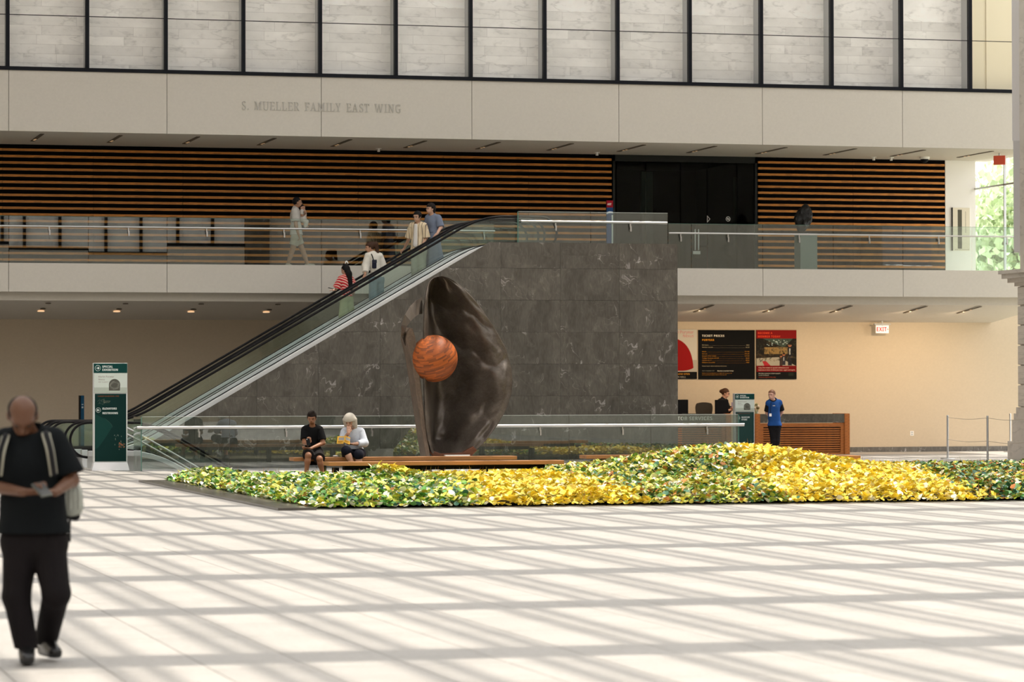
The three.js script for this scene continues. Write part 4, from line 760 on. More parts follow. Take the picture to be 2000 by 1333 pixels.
// ---------------------------------------------------------------- benches
const benchWood = std({ map: benchTex, roughness: 0.45 });
function bench(label, pa, pb, z, py, legs) {
  const x0 = X(pa, z, py), x1 = X(pb, z, py), h = Y(py, z, (pa + pb) / 2), L = x1 - x0, D = 0.48, t = thing('slatted_bench', label, 'bench', V((x0 + x1) / 2, 0, z - D / 2));
  for (let k = 0; k < 4; k++) mesh('board', rbx(-L / 2, L / 2, h - 0.065, h, -D / 2 + k * 0.122, -D / 2 + k * 0.122 + 0.114, 0.006), benchWood, t);
  mesh('beam', bx(-L / 2 + 0.3, L / 2 - 0.3, h - 0.14, h - 0.066, -0.1, 0.1), M.black, t);
  for (const f of legs) mesh('leg', [bx(f * L - 0.03, f * L + 0.03, 0.012, h - 0.14, -0.16, -0.1), bx(f * L - 0.03, f * L + 0.03, 0.012, h - 0.14, 0.1, 0.16), bx(f * L - 0.03, f * L + 0.03, 0, 0.02, -0.16, 0.16), bx(f * L - 0.03, f * L + 0.03, h - 0.15, h - 0.1, -0.16, 0.16)], M.black, t);
  benchZones.push([x0 + 0.02, x1 - 0.02, z - D - 0.02, z + 0.02]);
  return { x0, x1, h, z };
}
const rearZ = -56.35, benchA = bench('long wooden bench with two seated people in front of the sculpture', 574, 1010, rearZ, 893, [-0.36, 0, 0.36]);
const benchB = bench('long wooden bench among the yellow leaves, in front of the occupied one', 642, 1102, -52.1, 901.5, [-0.46, -0.1, 0.17, 0.37]);
const benchC = bench('wooden bench half hidden behind the leafy mound, before the stone wall', 1145, 1420, -56.7, 889, [-0.42, 0, 0.42]);
const benchD = bench('wooden bench end showing past the mound near the ticket desk', 1500, 1681, -54.3, 891, [-0.4, 0.4]);
// ---------------------------------------------------------------- sculpture
{
  const z0 = -60.1, at = onZ(885, 924, z0), P = (px, py) => { const q = onZ(px, py, z0); return [q.x - at.x, q.y]; };
  const t = thing('abstract_sculpture', 'tall dark crumpled leaf shaped sculpture with upright plank and round wooden ball', 'sculpture', V(at.x, 0, z0));
  const rows = [[893, 846, 914], [880, 836, 928], [860, 828, 946], [830, 824, 968], [800, 822, 985], [770, 821, 995], [745, 820, 997.5], [720, 820, 995], [680, 820, 984], [640, 820, 962], [600, 821, 934], [580, 824, 918], [560, 830, 899], [550, 836, 887], [543, 845, 874], [540, 855, 864]];
  const at2 = (py) => { for (let i = 0; i + 1 < rows.length; i++) { const a = rows[i], b = rows[i + 1]; if (py <= a[0] && py >= b[0]) { const f = (a[0] - py) / (a[0] - b[0]); return [lerp(a[1], b[1], f), lerp(a[2], b[2], f)]; } } return [855, 864]; };
  const nu = 72, nv = 110, TH = 0.07, front = [], pos = [], idx = [], uvs = [];
  for (let j = 0; j <= nv; j++) {
    const v = j / nv, py = lerp(893, 540, 1 - Math.pow(1 - v, 1.0)), [xl, xr] = at2(py);
    for (let i = 0; i <= nu; i++) {
      const u = i / nu, [x, y] = P(lerp(xl, xr, u), py), narrow = sstep(0, 0.1, v) * sstep(1, 0.86, v);
      const valley = u < 0.34 ? lerp(0.34, -0.85, sstep(0, 0.34, u)) : lerp(-0.85, 0.16, sstep(0.34, 0.92, u));
      const edge = sstep(0, 0.08, u) * sstep(1, 0.9, u);
      const cr = (Math.abs(fbm(u * 2.6 + v * 1.5 + 2, v * 5 - u, 64, 12, 3) - 0.5) * 0.75 + Math.abs(fbm(u * 6 + v * 3, v * 9 - u * 2, 64, 44, 2) - 0.5) * 0.1 - 0.1) * edge * sstep(0.25, 0.5, u);
      const bulge = 0.10 * Math.sin(v * 9 + u * 4) * edge * (1 - 0.6 * v);
      pos.push(x, y, valley * (0.35 + 0.65 * narrow) + (cr + bulge) * 0.8); uvs.push(u * 2, v * 3.6);
    }
  }
  const W = nu + 1, N = W * (nv + 1);
  for (let i = 0; i < N; i++) { pos.push(pos[i * 3], pos[i * 3 + 1], pos[i * 3 + 2] - TH); uvs.push(uvs[i * 2], uvs[i * 2 + 1]); }
  for (let j = 0; j < nv; j++) for (let i = 0; i < nu; i++) { const a = j * W + i, b = a + 1, c = a + W, d = c + 1; idx.push(a, b, d, a, d, c, a + N, d + N, b + N, a + N, c + N, d + N); }
  const ring = []; for (let i = 0; i <= nu; i++) ring.push(i); for (let j = 1; j <= nv; j++) ring.push(j * W + nu); for (let i = nu - 1; i >= 0; i--) ring.push(nv * W + i); for (let j = nv - 1; j > 0; j--) ring.push(j * W);
  ring.forEach((a, i) => { const b = ring[(i + 1) % ring.length]; idx.push(a, a + N, b, b, a + N, b + N); });
  const g = new THREE.BufferGeometry(); g.setAttribute('position', new THREE.Float32BufferAttribute(pos, 3)); g.setAttribute('uv', new THREE.Float32BufferAttribute(uvs, 2)); g.setIndex(idx); g.computeVertexNormals();
  const hideTex = dataTex(512, 512, (u, v) => { const a = fbm(u * 5, v * 5, 5, 61, 5), b = fbm(u * 40, v * 40, 40, 66, 2), q = 92 + (a - 0.5) * 44 + (b - 0.5) * 18; return [q + 5, q - 4, q - 12]; }, true, 1);
  const hide = std({ map: hideTex, roughness: 0.36, metalness: 0.4 });
  mesh('leaf_shell', g, hide, t);
  // wooden foot of the shell
  const brown = std({ map: benchTex, color: rgb(0.28, 0.17, 0.11), roughness: 0.5 });
  mesh('wooden_foot', plate([P(830, 868), P(842, 880), P(858, 886), P(900, 884), P(921, 872), P(929, 880), P(913, 896), P(900, 924), P(862, 924), P(850, 900), P(836, 884)], 0.02, 0.14, 0.015), brown, t);
  mesh('plank', plate([P(786, 662), P(788, 648), P(794, 640.5), P(800, 643), P(805, 660), P(812, 720), P(820, 790), P(829, 860), P(838, 924), P(831, 924), P(823, 880), P(808, 780), P(796, 700)], -0.2, 0.3, 0.02), std({ map: hideTex, color: rgb(1.05, 0.88, 0.75), roughness: 0.5 }), t);
  // strap: a curved band from the shell to the plank
  const outer = [[824, 581], [806, 588], [790, 600], [779, 616], [774.5, 636], [777, 656], [787, 673], [796, 684]], inner = [[824, 613], [812, 615], [800, 620], [790, 629], [785, 638], [785, 648], [790, 655], [798, 662]], zz = [0.05, 0.3, 0.5, 0.55, 0.45, 0.3, 0.15, 0.05];
  const sp = [], si = []; outer.forEach((o, i) => { const a = P(...o), b = P(...inner[i]); for (const dz of [0, -0.035]) { sp.push(a[0], a[1], zz[i] + dz, b[0], b[1], zz[i] + dz); } });
  for (let i = 0; i + 1 < outer.length; i++) { const a = i * 4, b = a + 4; si.push(a, a + 1, b + 1, a, b + 1, b, a + 2, b + 3, a + 3, a + 2, b + 2, b + 3, a, b, b + 2, a, b + 2, a + 2, a + 1, a + 3, b + 3, a + 1, b + 3, b + 1); }
  const sg = new THREE.BufferGeometry(); sg.setAttribute('position', new THREE.Float32BufferAttribute(sp, 3)); sg.setIndex(si); const sgn = sg.toNonIndexed(); sgn.computeVertexNormals(); mesh('strap', sgn, std({ color: rgb(0.14, 0.115, 0.095), roughness: 0.45, metalness: 0.2 }), t);
  const ballTex = dataTex(1024, 512, (u, v) => { const band = Math.floor(v * 46 + 0.8 * Math.sin(u * 6.283)), seg = Math.floor(u * 14 + hash(band, 3, 5) * 14), tone = 0.72 + 0.42 * hash(band, seg % 14, 9) + 0.14 * (fbm(u * 40, v * 200, 40, 70, 3) - 0.5); return [160 * tone, 80 * tone, 25 * tone]; });
  const ballM = std({ map: ballTex, roughness: 0.58 }); ballTex.repeat.set(1, 1);
  const c = P(843, 701), R = 0.455, ball = mesh('wooden_ball', new THREE.SphereGeometry(R, 48, 32).rotateX(0.35).rotateZ(0.42), ballM, t); ball.position.set(c[0], c[1], 0.22);
  const b0 = P(864, 900), b1 = P(912, 900); mesh('pedestal', bx(b0[0], b1[0], 0, Y(888.5, z0, 888), -0.3, 0.25), M.white, t);
}
// ---------------------------------------------------------------- trees beyond the glazed end
{
  const leaf = new THREE.PlaneGeometry(1, 1), d = new THREE.Object3D();
  const spots = [[41, -93, 9, 3.6, 'broad green tree outside the glazed end beside the white wall'], [45.5, -97, 10.5, 4.2, 'tall pale green tree outside the glazed end behind the banner'], [49, -112, 11, 4.6, 'distant green tree outside, between the two nearer ones']];
  for (const [x, z, h, r, label] of spots) {
    const t = thing('garden_tree', label, 'tree', V(x, -0.02, z));
    mesh('trunk', cyl(V(0, 0, 0), V(0.2, h * 0.7, 0), 0.22, 0.09, 10), std({ color: rgb(0.12, 0.09, 0.06) }), t);
    const im = new THREE.InstancedMesh(leaf, std({ color: rgb(1, 1, 1), roughness: 0.9, side: THREE.DoubleSide }), 6000); im.name = 'crown'; im.userData.kind = 'stuff'; im.castShadow = im.receiveShadow = true;
    for (let i = 0; i < 6000; i++) { const a = rr(0, 6.28), b = Math.acos(rr(-1, 1)), q = r * Math.pow(rnd(), 0.4) * (0.8 + 0.3 * Math.sin(a * 3 + b * 4)); d.position.set(Math.cos(a) * Math.sin(b) * q, h * 0.66 + Math.cos(b) * q * 0.95, Math.sin(a) * Math.sin(b) * q); d.rotation.set(rr(0, 6), rr(0, 6), rr(0, 6)); d.scale.setScalar(rr(0.12, 0.24)); d.updateMatrix(); im.setMatrixAt(i, d.matrix); const g = rr(0.7, 1.2); im.setColorAt(i, rgb(0.66 * g, 0.78 * g, 0.5 * g)); }
    t.add(im);
  }
}
// ---------------------------------------------------------------- figures: distance fields meshed by surface nets
const cap = (a, b, ra, rb, flat = 1, n = null) => ({ t: 0, a, b, ra, rb, flat, n, ba: b.clone().sub(a), L2: Math.max(1e-9, b.distanceToSquared(a)) });
const ell = (c, rx, ry, rz, R, U, F) => ({ t: 1, c, r: [rx, ry, rz], R, U, F });
function primD(p, x, y, z) {
  if (p.t === 0) {
    let qx = x - p.a.x, qy = y - p.a.y, qz = z - p.a.z; const h = clamp((qx * p.ba.x + qy * p.ba.y + qz * p.ba.z) / p.L2, 0, 1);
    qx -= h * p.ba.x; qy -= h * p.ba.y; qz -= h * p.ba.z;
    if (p.n) { const m = (qx * p.n.x + qy * p.n.y + qz * p.n.z) * (1 / p.flat - 1); qx += p.n.x * m; qy += p.n.y * m; qz += p.n.z * m; }
    return Math.sqrt(qx * qx + qy * qy + qz * qz) - lerp(p.ra, p.rb, h);
  }
  const qx = x - p.c.x, qy = y - p.c.y, qz = z - p.c.z, u = (qx * p.R.x + qy * p.R.y + qz * p.R.z) / p.r[0], v = (qx * p.U.x + qy * p.U.y + qz * p.U.z) / p.r[1], w = (qx * p.F.x + qy * p.F.y + qz * p.F.z) / p.r[2];
  const k0 = Math.sqrt(u * u + v * v + w * w), k1 = Math.sqrt((u / p.r[0]) ** 2 + (v / p.r[1]) ** 2 + (w / p.r[2]) ** 2);
  return k1 < 1e-9 ? -Math.min(...p.r) : k0 * (k0 - 1) / k1;
}
// prims joined smoothly (k), then cut by functions that are positive outside
function field(prims, k = 0.03, cuts = []) {
  return (x, y, z) => {
    let d = 1e9;
    for (const p of prims) { const e = primD(p, x, y, z); if (e > d + k) continue; const h = clamp(0.5 + 0.5 * (d - e) / k, 0, 1); d = d > e + k ? e : lerp(d, e, h) - k * h * (1 - h); }
    for (const c of cuts) d = Math.max(d, c(x, y, z));
    return d;
  };
}
function boundsOf(prims, pad) {
  const lo = V(1e9, 1e9, 1e9), hi = V(-1e9, -1e9, -1e9);
  for (const p of prims) { const pts = p.t === 0 ? [[p.a, p.ra], [p.b, p.rb]] : [[p.c, Math.max(...p.r)]]; for (const [q, r] of pts) { lo.min(q.clone().addScalar(-r - pad)); hi.max(q.clone().addScalar(r + pad)); } }
  return [lo, hi];
}
function nets(f, lo, hi, cell) {
  const nx = Math.ceil((hi.x - lo.x) / cell) + 1, ny = Math.ceil((hi.y - lo.y) / cell) + 1, nz = Math.ceil((hi.z - lo.z) / cell) + 1, val = new Float32Array(nx * ny * nz), id = new Int32Array(nx * ny * nz).fill(-1);
  let k = 0; for (let z = 0; z < nz; z++) for (let y = 0; y < ny; y++) for (let x = 0; x < nx; x++) val[k++] = f(lo.x + x * cell, lo.y + y * cell, lo.z + z * cell);
  const at = (x, y, z) => (z * ny + y) * nx + x, pos = [], nor = [], idx = [], e = cell * 0.35;
  const C = [[0, 0, 0], [1, 0, 0], [0, 1, 0], [1, 1, 0], [0, 0, 1], [1, 0, 1], [0, 1, 1], [1, 1, 1]], E = [[0, 1], [2, 3], [4, 5], [6, 7], [0, 2], [1, 3], [4, 6], [5, 7], [0, 4], [1, 5], [2, 6], [3, 7]], O = C.map(([a, b, c]) => (c * ny + b) * nx + a);
  for (let z = 0; z < nz - 1; z++) for (let y = 0; y < ny - 1; y++) for (let x = 0; x < nx - 1; x++) {
    const i0 = at(x, y, z); let neg = 0; for (let q = 0; q < 8; q++) if (val[i0 + O[q]] < 0) neg++;
    if (neg === 0 || neg === 8) continue;
    const v = O.map((q) => val[i0 + q]);
    let sx = 0, sy = 0, sz = 0, n = 0;
    for (const [a, b] of E) if ((v[a] < 0) !== (v[b] < 0)) { const t = v[a] / (v[a] - v[b]); sx += lerp(C[a][0], C[b][0], t); sy += lerp(C[a][1], C[b][1], t); sz += lerp(C[a][2], C[b][2], t); n++; }
    const px = lo.x + (x + sx / n) * cell, py = lo.y + (y + sy / n) * cell, pz = lo.z + (z + sz / n) * cell;
    id[at(x, y, z)] = pos.length / 3; pos.push(px, py, pz);
    const gx = f(px + e, py, pz) - f(px - e, py, pz), gy = f(px, py + e, pz) - f(px, py - e, pz), gz = f(px, py, pz + e) - f(px, py, pz - e), l = Math.hypot(gx, gy, gz) || 1; nor.push(gx / l, gy / l, gz / l);
  }
  const quad = (a, b, c, d, flip) => { if (a < 0 || b < 0 || c < 0 || d < 0) return; if (flip) idx.push(a, c, b, a, d, c); else idx.push(a, b, c, a, c, d); };
  for (let z = 1; z < nz - 1; z++) for (let y = 1; y < ny - 1; y++) for (let x = 1; x < nx - 1; x++) {
    const v0 = val[at(x, y, z)] < 0;
    if (v0 !== (val[at(x + 1, y, z)] < 0)) quad(id[at(x, y - 1, z - 1)], id[at(x, y, z - 1)], id[at(x, y, z)], id[at(x, y - 1, z)], !v0);
    if (v0 !== (val[at(x, y + 1, z)] < 0)) quad(id[at(x - 1, y, z - 1)], id[at(x - 1, y, z)], id[at(x, y, z)], id[at(x, y, z - 1)], !v0);
    if (v0 !== (val[at(x, y, z + 1)] < 0)) quad(id[at(x - 1, y - 1, z)], id[at(x, y - 1, z)], id[at(x, y, z)], id[at(x - 1, y, z)], !v0);
  }
  const g = new THREE.BufferGeometry(); g.setAttribute('position', new THREE.Float32BufferAttribute(pos, 3)); g.setAttribute('normal', new THREE.Float32BufferAttribute(nor, 3)); g.setIndex(idx);
  const uv = new Float32Array(pos.length / 3 * 2); g.setAttribute('uv', new THREE.BufferAttribute(uv, 2)); return g;
}
const blob = (prims, cell, k = 0.03, cuts = []) => { const [lo, hi] = boundsOf(prims, cell * 2 + 0.005); return nets(field(prims, k, cuts), lo, hi, cell); };

const skinMat = (r, g, b) => std({ color: rgb(r, g, b), roughness: 0.5 });
const clothTex = dataTex(128, 128, (u, v) => { const q = 240 + (fbm(u * 40, v * 40, 40, 33, 2) - 0.5) * 26; return [q, q, q]; }, true, 0.3);
const clothMat = (r, g, b, rough = 0.9) => phy({ color: rgb(r, g, b), map: clothTex, roughness: rough, specularIntensity: 0.3 });

// S: pixel joints at depth d (metres along the view), third number = metres towards the camera
function figure(S) {
  const d = S.d, toW = ([px, py, q = 0]) => V(0, EYE, 0).addScaledVector(ray(px, py), d - q), J = {};
  for (const k in S.J) J[k] = toW(S.J[k]);
  const origin = toW(S.base); if (S.baseY !== undefined) origin.y = S.baseY;
  for (const k in J) J[k].sub(origin);
  const t = thing('person', S.label, 'person', origin, 0, S.group);
  const W = S.wide ?? 1, sc = S.size ?? 1, cell = S.cell ?? 0.013, F = new THREE.Vector3(...S.face).normalize(), side = V(0, 1, 0).cross(F).normalize();   // side = the person's left
  const tf = new THREE.Vector3(...(S.bodyFace ?? S.face)); tf.y = 0; tf.normalize();
  const R = (x) => x * sc, RW = (x) => x * sc * W;
  // head frame
  const hu = V(0, 1, 0).addScaledVector(F, -V(0, 1, 0).dot(F)).normalize(); const hr = hu.clone().cross(F).normalize(); const H = (a, b, c) => J.head.clone().addScaledVector(hr, a * hs).addScaledVector(hu, b * hs).addScaledVector(F, c * hs);
  const hs = (S.headScale ?? 1) * sc;
  const headP = [ell(H(0, 0.02, -0.005), 0.076 * hs, 0.096 * hs, 0.094 * hs, hr, hu, F), ell(H(0, -0.055, 0.02), 0.056 * hs, 0.062 * hs, 0.066 * hs, hr, hu, F), cap(H(0, 0.012, 0.086), H(0, -0.028, 0.104), 0.009 * hs, 0.014 * hs), cap(H(-0.034, 0.03, 0.074), H(0.034, 0.03, 0.074), 0.015 * hs, 0.015 * hs), ell(H(0.079, -0.008, -0.005), 0.012 * hs, 0.032 * hs, 0.02 * hs, hr, hu, F), ell(H(-0.079, -0.008, -0.005), 0.012 * hs, 0.032 * hs, 0.02 * hs, hr, hu, F), cap(H(-0.022, -0.062, 0.078), H(0.022, -0.062, 0.078), 0.011 * hs, 0.011 * hs)];
  const torso = (o) => [cap(J.neck, J.chest, R(0.07) + o, RW(0.115) + o, 0.8, tf), cap(J.shL.clone().lerp(J.neck, 0.2), J.shR.clone().lerp(J.neck, 0.2), R(0.062) + o, R(0.062) + o), cap(J.chest, J.waist, RW(0.138) + o, RW(0.126) + o, 0.72, tf), cap(J.waist, J.pelvis, RW(0.126) + o, RW(0.142) + o, 0.78, tf), cap(J.hipL, J.hipR, RW(0.098) + o, RW(0.098) + o)];
  const arm = (s, o, upTo = 2) => { const a = J['sh' + s], b = J['el' + s], c = J['wr' + s], out = [cap(a, b, R(0.054) + o, R(0.042) + o)]; if (upTo > 1) out.push(cap(b, c, R(0.043) + o, R(0.028) + o)); return out; };
  const leg = (s, o) => [cap(J['hip' + s], J['kn' + s], RW(0.082) + o, R(0.056) + o), cap(J['kn' + s], J['kn' + s].clone().lerp(J['an' + s], 0.35), R(0.055) + o, R(0.055) + o), cap(J['kn' + s].clone().lerp(J['an' + s], 0.3), J['an' + s], R(0.055) + o, R(0.036) + o)];
  const hasLegs = !!J.knL, skin = S.skin;
  const bodyP = [...headP, cap(J.neck, H(0, -0.04, -0.02), R(0.056), R(0.052)), ...torso(-0.01), ...arm('L', 0), ...arm('R', 0)];
  if (hasLegs) for (const s of ['L', 'R']) bodyP.push(...leg(s, 0), cap(J['an' + s], J['toe' + s], R(0.036), R(0.028)));
  const parts = [blob(bodyP, cell, 0.028)];
  for (const s of ['L', 'R']) if (S.hand?.[s] !== null) parts.push(hand(J['wr' + s], J['wr' + s].clone().sub(J['el' + s]).normalize(), S.hand?.[s] ?? {}, sc, s, tf));
  const body = mesh('body', mergeGeometries(parts.map((g) => g.toNonIndexed())), skin, t);
  const headOf = S.headCell ? blob(headP, S.headCell, 0.024) : null; if (headOf) { parts.push(headOf); body.geometry = mergeGeometries(parts.map((g) => g.toNonIndexed())); }
  const eyeM = std({ color: rgb(0.02, 0.015, 0.012), roughness: 0.3 });
  for (const a of [-0.032, 0.032]) { const e = mesh('eye', new THREE.SphereGeometry(0.0115 * hs, 8, 6), eyeM, body); e.position.copy(H(a, 0.008, 0.083)); }
  const mo = mesh('mouth', new THREE.SphereGeometry(0.02 * hs, 10, 6).scale(1, 0.32, 0.5), std({ color: skin.color.clone().multiply(rgb(0.62, 0.36, 0.34)), roughness: 0.6 }), body); mo.position.copy(H(0, -0.06, 0.086)); mo.lookAt(mo.getWorldPosition(V(0, 0, 0)).add(F));
  // cut helpers
  const below = (y) => (x, yy) => y - yy, above = (y) => (x, yy) => yy - y, beyond = (p, n) => (x, y, z) => (x - p.x) * n.x + (y - p.y) * n.y + (z - p.z) * n.z, outBall = (c, r) => (x, y, z) => r - Math.hypot(x - c.x, y - c.y, z - c.z);
  const Yof = (py) => toW([S.base[0], py]).y - origin.y;
  const wrap = (g, mat) => { const p = g.attributes.position, uv = g.attributes.uv; for (let i = 0; i < p.count; i++) { const q = V(p.getX(i), p.getY(i), p.getZ(i)); uv.setXY(i, q.dot(side), q.y); } return g; };
  if (S.top) {
    const T = S.top, o = T.o ?? 0.02, cuts = [below(Yof(T.hem)), outBall(J.neck.clone().addScaledVector(tf, 0.035 * sc).add(V(0, 0.065 * sc, 0)), 0.075 * sc)];
    const P = torso(o); if (T.flare) P.push(cap(J.waist, J.pelvis.clone().add(V(0, -0.1, 0)), RW(0.13) + o, RW(0.16) + o + T.flare, 0.8, tf));
    mesh(T.name ?? 'shirt', wrap(blob(P, cell * 0.9, 0.05, cuts)), T.mat, t);
    for (const s of ['L', 'R']) {
      if (T.sleeve === 0) continue;
      const f = T.sleeve ?? 0.62, a = J['sh' + s], b = J['el' + s], c = J['wr' + s], long = f > 1, end = long ? b.clone().lerp(c, f - 1) : a.clone().lerp(b, f), n = (long ? c.clone().sub(b) : b.clone().sub(a)).normalize();
      const q = [cap(a.clone().lerp(J.neck, 0.12), b, R(0.064) + o * 0.6, R(0.05) + o + (T.loose ?? 0))]; if (long) q.push(cap(b, c, R(0.05) + o * 0.8 + (T.loose ?? 0), R(0.04) + o * 0.8));
      mesh('sleeve', wrap(blob(q, cell * 0.8, 0.03, [beyond(end, n)])), T.sleeveMat ?? T.mat, t);
    }
  }
  if (S.vest) { const cuts = [below(Yof(S.vest.hem)), outBall(J.neck.clone().addScaledVector(tf, 0.05).add(V(0, 0.05, 0)), 0.085)]; mesh('vest', wrap(blob(torso(0.03), cell * 0.9, 0.05, cuts)), S.vest.mat, t); }
  if (S.pants && hasLegs) {
    const o = S.pants.o ?? 0.02, P = [cap(J.waist.clone().lerp(J.pelvis, 0.5), J.pelvis, RW(0.13) + o, RW(0.135) + o, 0.8, tf), cap(J.hipL, J.hipR, RW(0.1) + o, RW(0.1) + o)];
    for (const s of ['L', 'R']) { P.push(cap(J['hip' + s], J['kn' + s], RW(0.085) + o, R(0.062) + o + (S.pants.loose ?? 0))); if (!S.pants.short) P.push(cap(J['kn' + s], J['an' + s], R(0.06) + o + (S.pants.loose ?? 0), R(0.048) + o + (S.pants.loose ?? 0))); }
    const cuts = S.pants.hem ? [below(Yof(S.pants.hem))] : [];
    if (S.pants.short && S.pants.short < 1) {
      const L = ['L', 'R'].map((q) => { const h = J['hip' + q], n = J['kn' + q].clone().sub(h), len = n.length(); n.divideScalar(len); return { c: cap(h, J['kn' + q], 0, 0), n, m: h.clone().addScaledVector(n, len * S.pants.short) }; });
      cuts.push((x, y, z) => { const e = primD(L[0].c, x, y, z) < primD(L[1].c, x, y, z) ? L[0] : L[1]; return (x - e.m.x) * e.n.x + (y - e.m.y) * e.n.y + (z - e.m.z) * e.n.z; });
    }
    mesh(S.pants.name ?? 'trousers', wrap(blob(P, cell * 0.9, 0.025, cuts)), S.pants.mat, t);
  }
  if (S.skirt) { const K = S.skirt, e = toW(K.to).sub(origin), P = [cap(J.waist, J.pelvis, RW(0.125) + 0.02, RW(0.15) + 0.02, 0.85, tf), cap(J.pelvis, e, RW(0.15) + 0.02, K.r, 0.85, tf)]; mesh('skirt', wrap(blob(P, cell, 0.06, [below(e.y)])), K.mat, t); }
  if (S.shoes && hasLegs) for (const s of ['L', 'R']) { const a = J['an' + s], b = J['toe' + s], heel = a.clone().lerp(b, -0.32); heel.y = b.y + 0.004; mesh('shoe', blob([cap(a.clone().add(V(0, -0.01, 0)), b, R(0.05), R(0.038)), cap(heel, b, R(0.042), R(0.038))], cell * 0.8, 0.03, [below(b.y - 0.03 * sc)]), S.shoes, t); }
  if (S.hair) {
    const h = S.hair, P = [ell(H(0, 0.034, -0.016), (0.083 + h.puff) * hs, (0.096 + h.puff) * hs, (0.098 + h.puff) * hs, hr, hu, F)], fr = h.fringe ?? 0.05;
    for (const e of h.extra ?? []) P.push(cap(H(...e[0]), H(...e[1]), e[2] * hs, e[3] * hs));
    const faceC = H(0, -0.045, 0.1), cuts = [(x, y, z) => { const q = V(x, y, z).sub(J.head), u = q.dot(hu) / hs, w = q.dot(F) / hs, r = Math.abs(q.dot(hr)) / hs; return Math.min(fr - u, w - (h.back ?? 0.02) + r * 0.12) * hs; }];
    if (h.bald) cuts.push((x, y, z) => { const q = V(x, y, z).sub(J.head); return (q.dot(hu) / hs - h.bald); });
    mesh('hair', blob(P, Math.min(cell * 0.8, 0.01), 0.03, cuts), h.mat, t);
  }
  if (S.glasses) { const gm = std({ color: rgb(0.03, 0.03, 0.03), roughness: 0.3 }), gl = new THREE.Group(); for (const a of [-0.034, 0.034]) { const q = new THREE.Mesh(new THREE.TorusGeometry(0.024 * hs, 0.0025, 5, 16), gm); q.name = 'lens_rim'; q.position.copy(H(a, 0.006, 0.1)); q.quaternion.setFromUnitVectors(V(0, 0, 1), F); q.castShadow = true; gl.add(q); } gl.name = 'glasses'; t.add(gl); }
  return { t, J, toW: (p) => toW(p).sub(origin), H, tf, side, Yof, hu, hr, F };
}
// five fingers: o = { n: palm normal, s: thumb side, curl }
function hand(w, dir, o, sc, which, tf) {
  const n = (o.n ? new THREE.Vector3(...o.n) : tf.clone().multiplyScalar(-1)), d = o.dir ? new THREE.Vector3(...o.dir).normalize() : dir.clone();
  n.addScaledVector(d, -n.dot(d)).normalize(); let s = d.clone().cross(n).normalize(); if (o.flip) s.negate();
  const k = sc, at = (a, b, c) => w.clone().addScaledVector(d, a * k).addScaledVector(s, b * k).addScaledVector(n, c * k), P = [cap(at(-0.02, 0, 0), at(0.035, 0, 0), 0.026 * k, 0.03 * k, 0.65, n), cap(at(0.03, -0.012, 0), at(0.082, -0.02, 0), 0.026 * k, 0.022 * k, 0.6, n), cap(at(0.03, 0.012, 0), at(0.085, 0.018, 0), 0.026 * k, 0.022 * k, 0.6, n)];
  const c0 = o.curl ?? 0.45;
  [[0.03, 0.072], [0.01, 0.082], [-0.011, 0.076], [-0.031, 0.06]].forEach(([b, L], i) => {
    let p = at(0.085, b, 0), a = c0 * 0.6; const segs = [0.44, 0.3, 0.26];
    segs.forEach((f, j) => { const q = p.clone().addScaledVector(d, Math.cos(a) * L * f * k).addScaledVector(n, Math.sin(a) * L * f * k); P.push(cap(p, q, (0.0098 - j * 0.0007) * k, (0.0092 - j * 0.0009) * k)); p = q; a += c0 * 0.9; });
  });
  const t0 = at(0.02, 0.022, 0.004), t1 = at(0.052, 0.05, 0.016), t2 = at(0.08, 0.056, 0.026 + 0.02 * c0); P.push(cap(t0, t1, 0.014 * k, 0.0115 * k), cap(t1, t2, 0.0112 * k, 0.009 * k));
  return blob(P, 0.0052, 0.009);
}
const depthZ = (px, z) => toPx(onZ(px, 700, z))[2], depthFloor = (px, py) => toPx(onY(px, py))[2];
const hairBlack = phy({ color: rgb(0.006, 0.005, 0.005), roughness: 0.6, specularIntensity: 0.35 }), hairBrown = phy({ color: rgb(0.055, 0.026, 0.015), roughness: 0.6, specularIntensity: 0.3 }), hairDark = phy({ color: rgb(0.014, 0.009, 0.007), roughness: 0.6, specularIntensity: 0.3 }), hairGrey = std({ color: rgb(0.55, 0.50, 0.43), roughness: 0.6 }), hairRed = std({ color: rgb(0.15, 0.055, 0.022), roughness: 0.6 });
const toCam = (px) => { const r = ray(px, 700); return [-r.x, 0, -r.z]; };

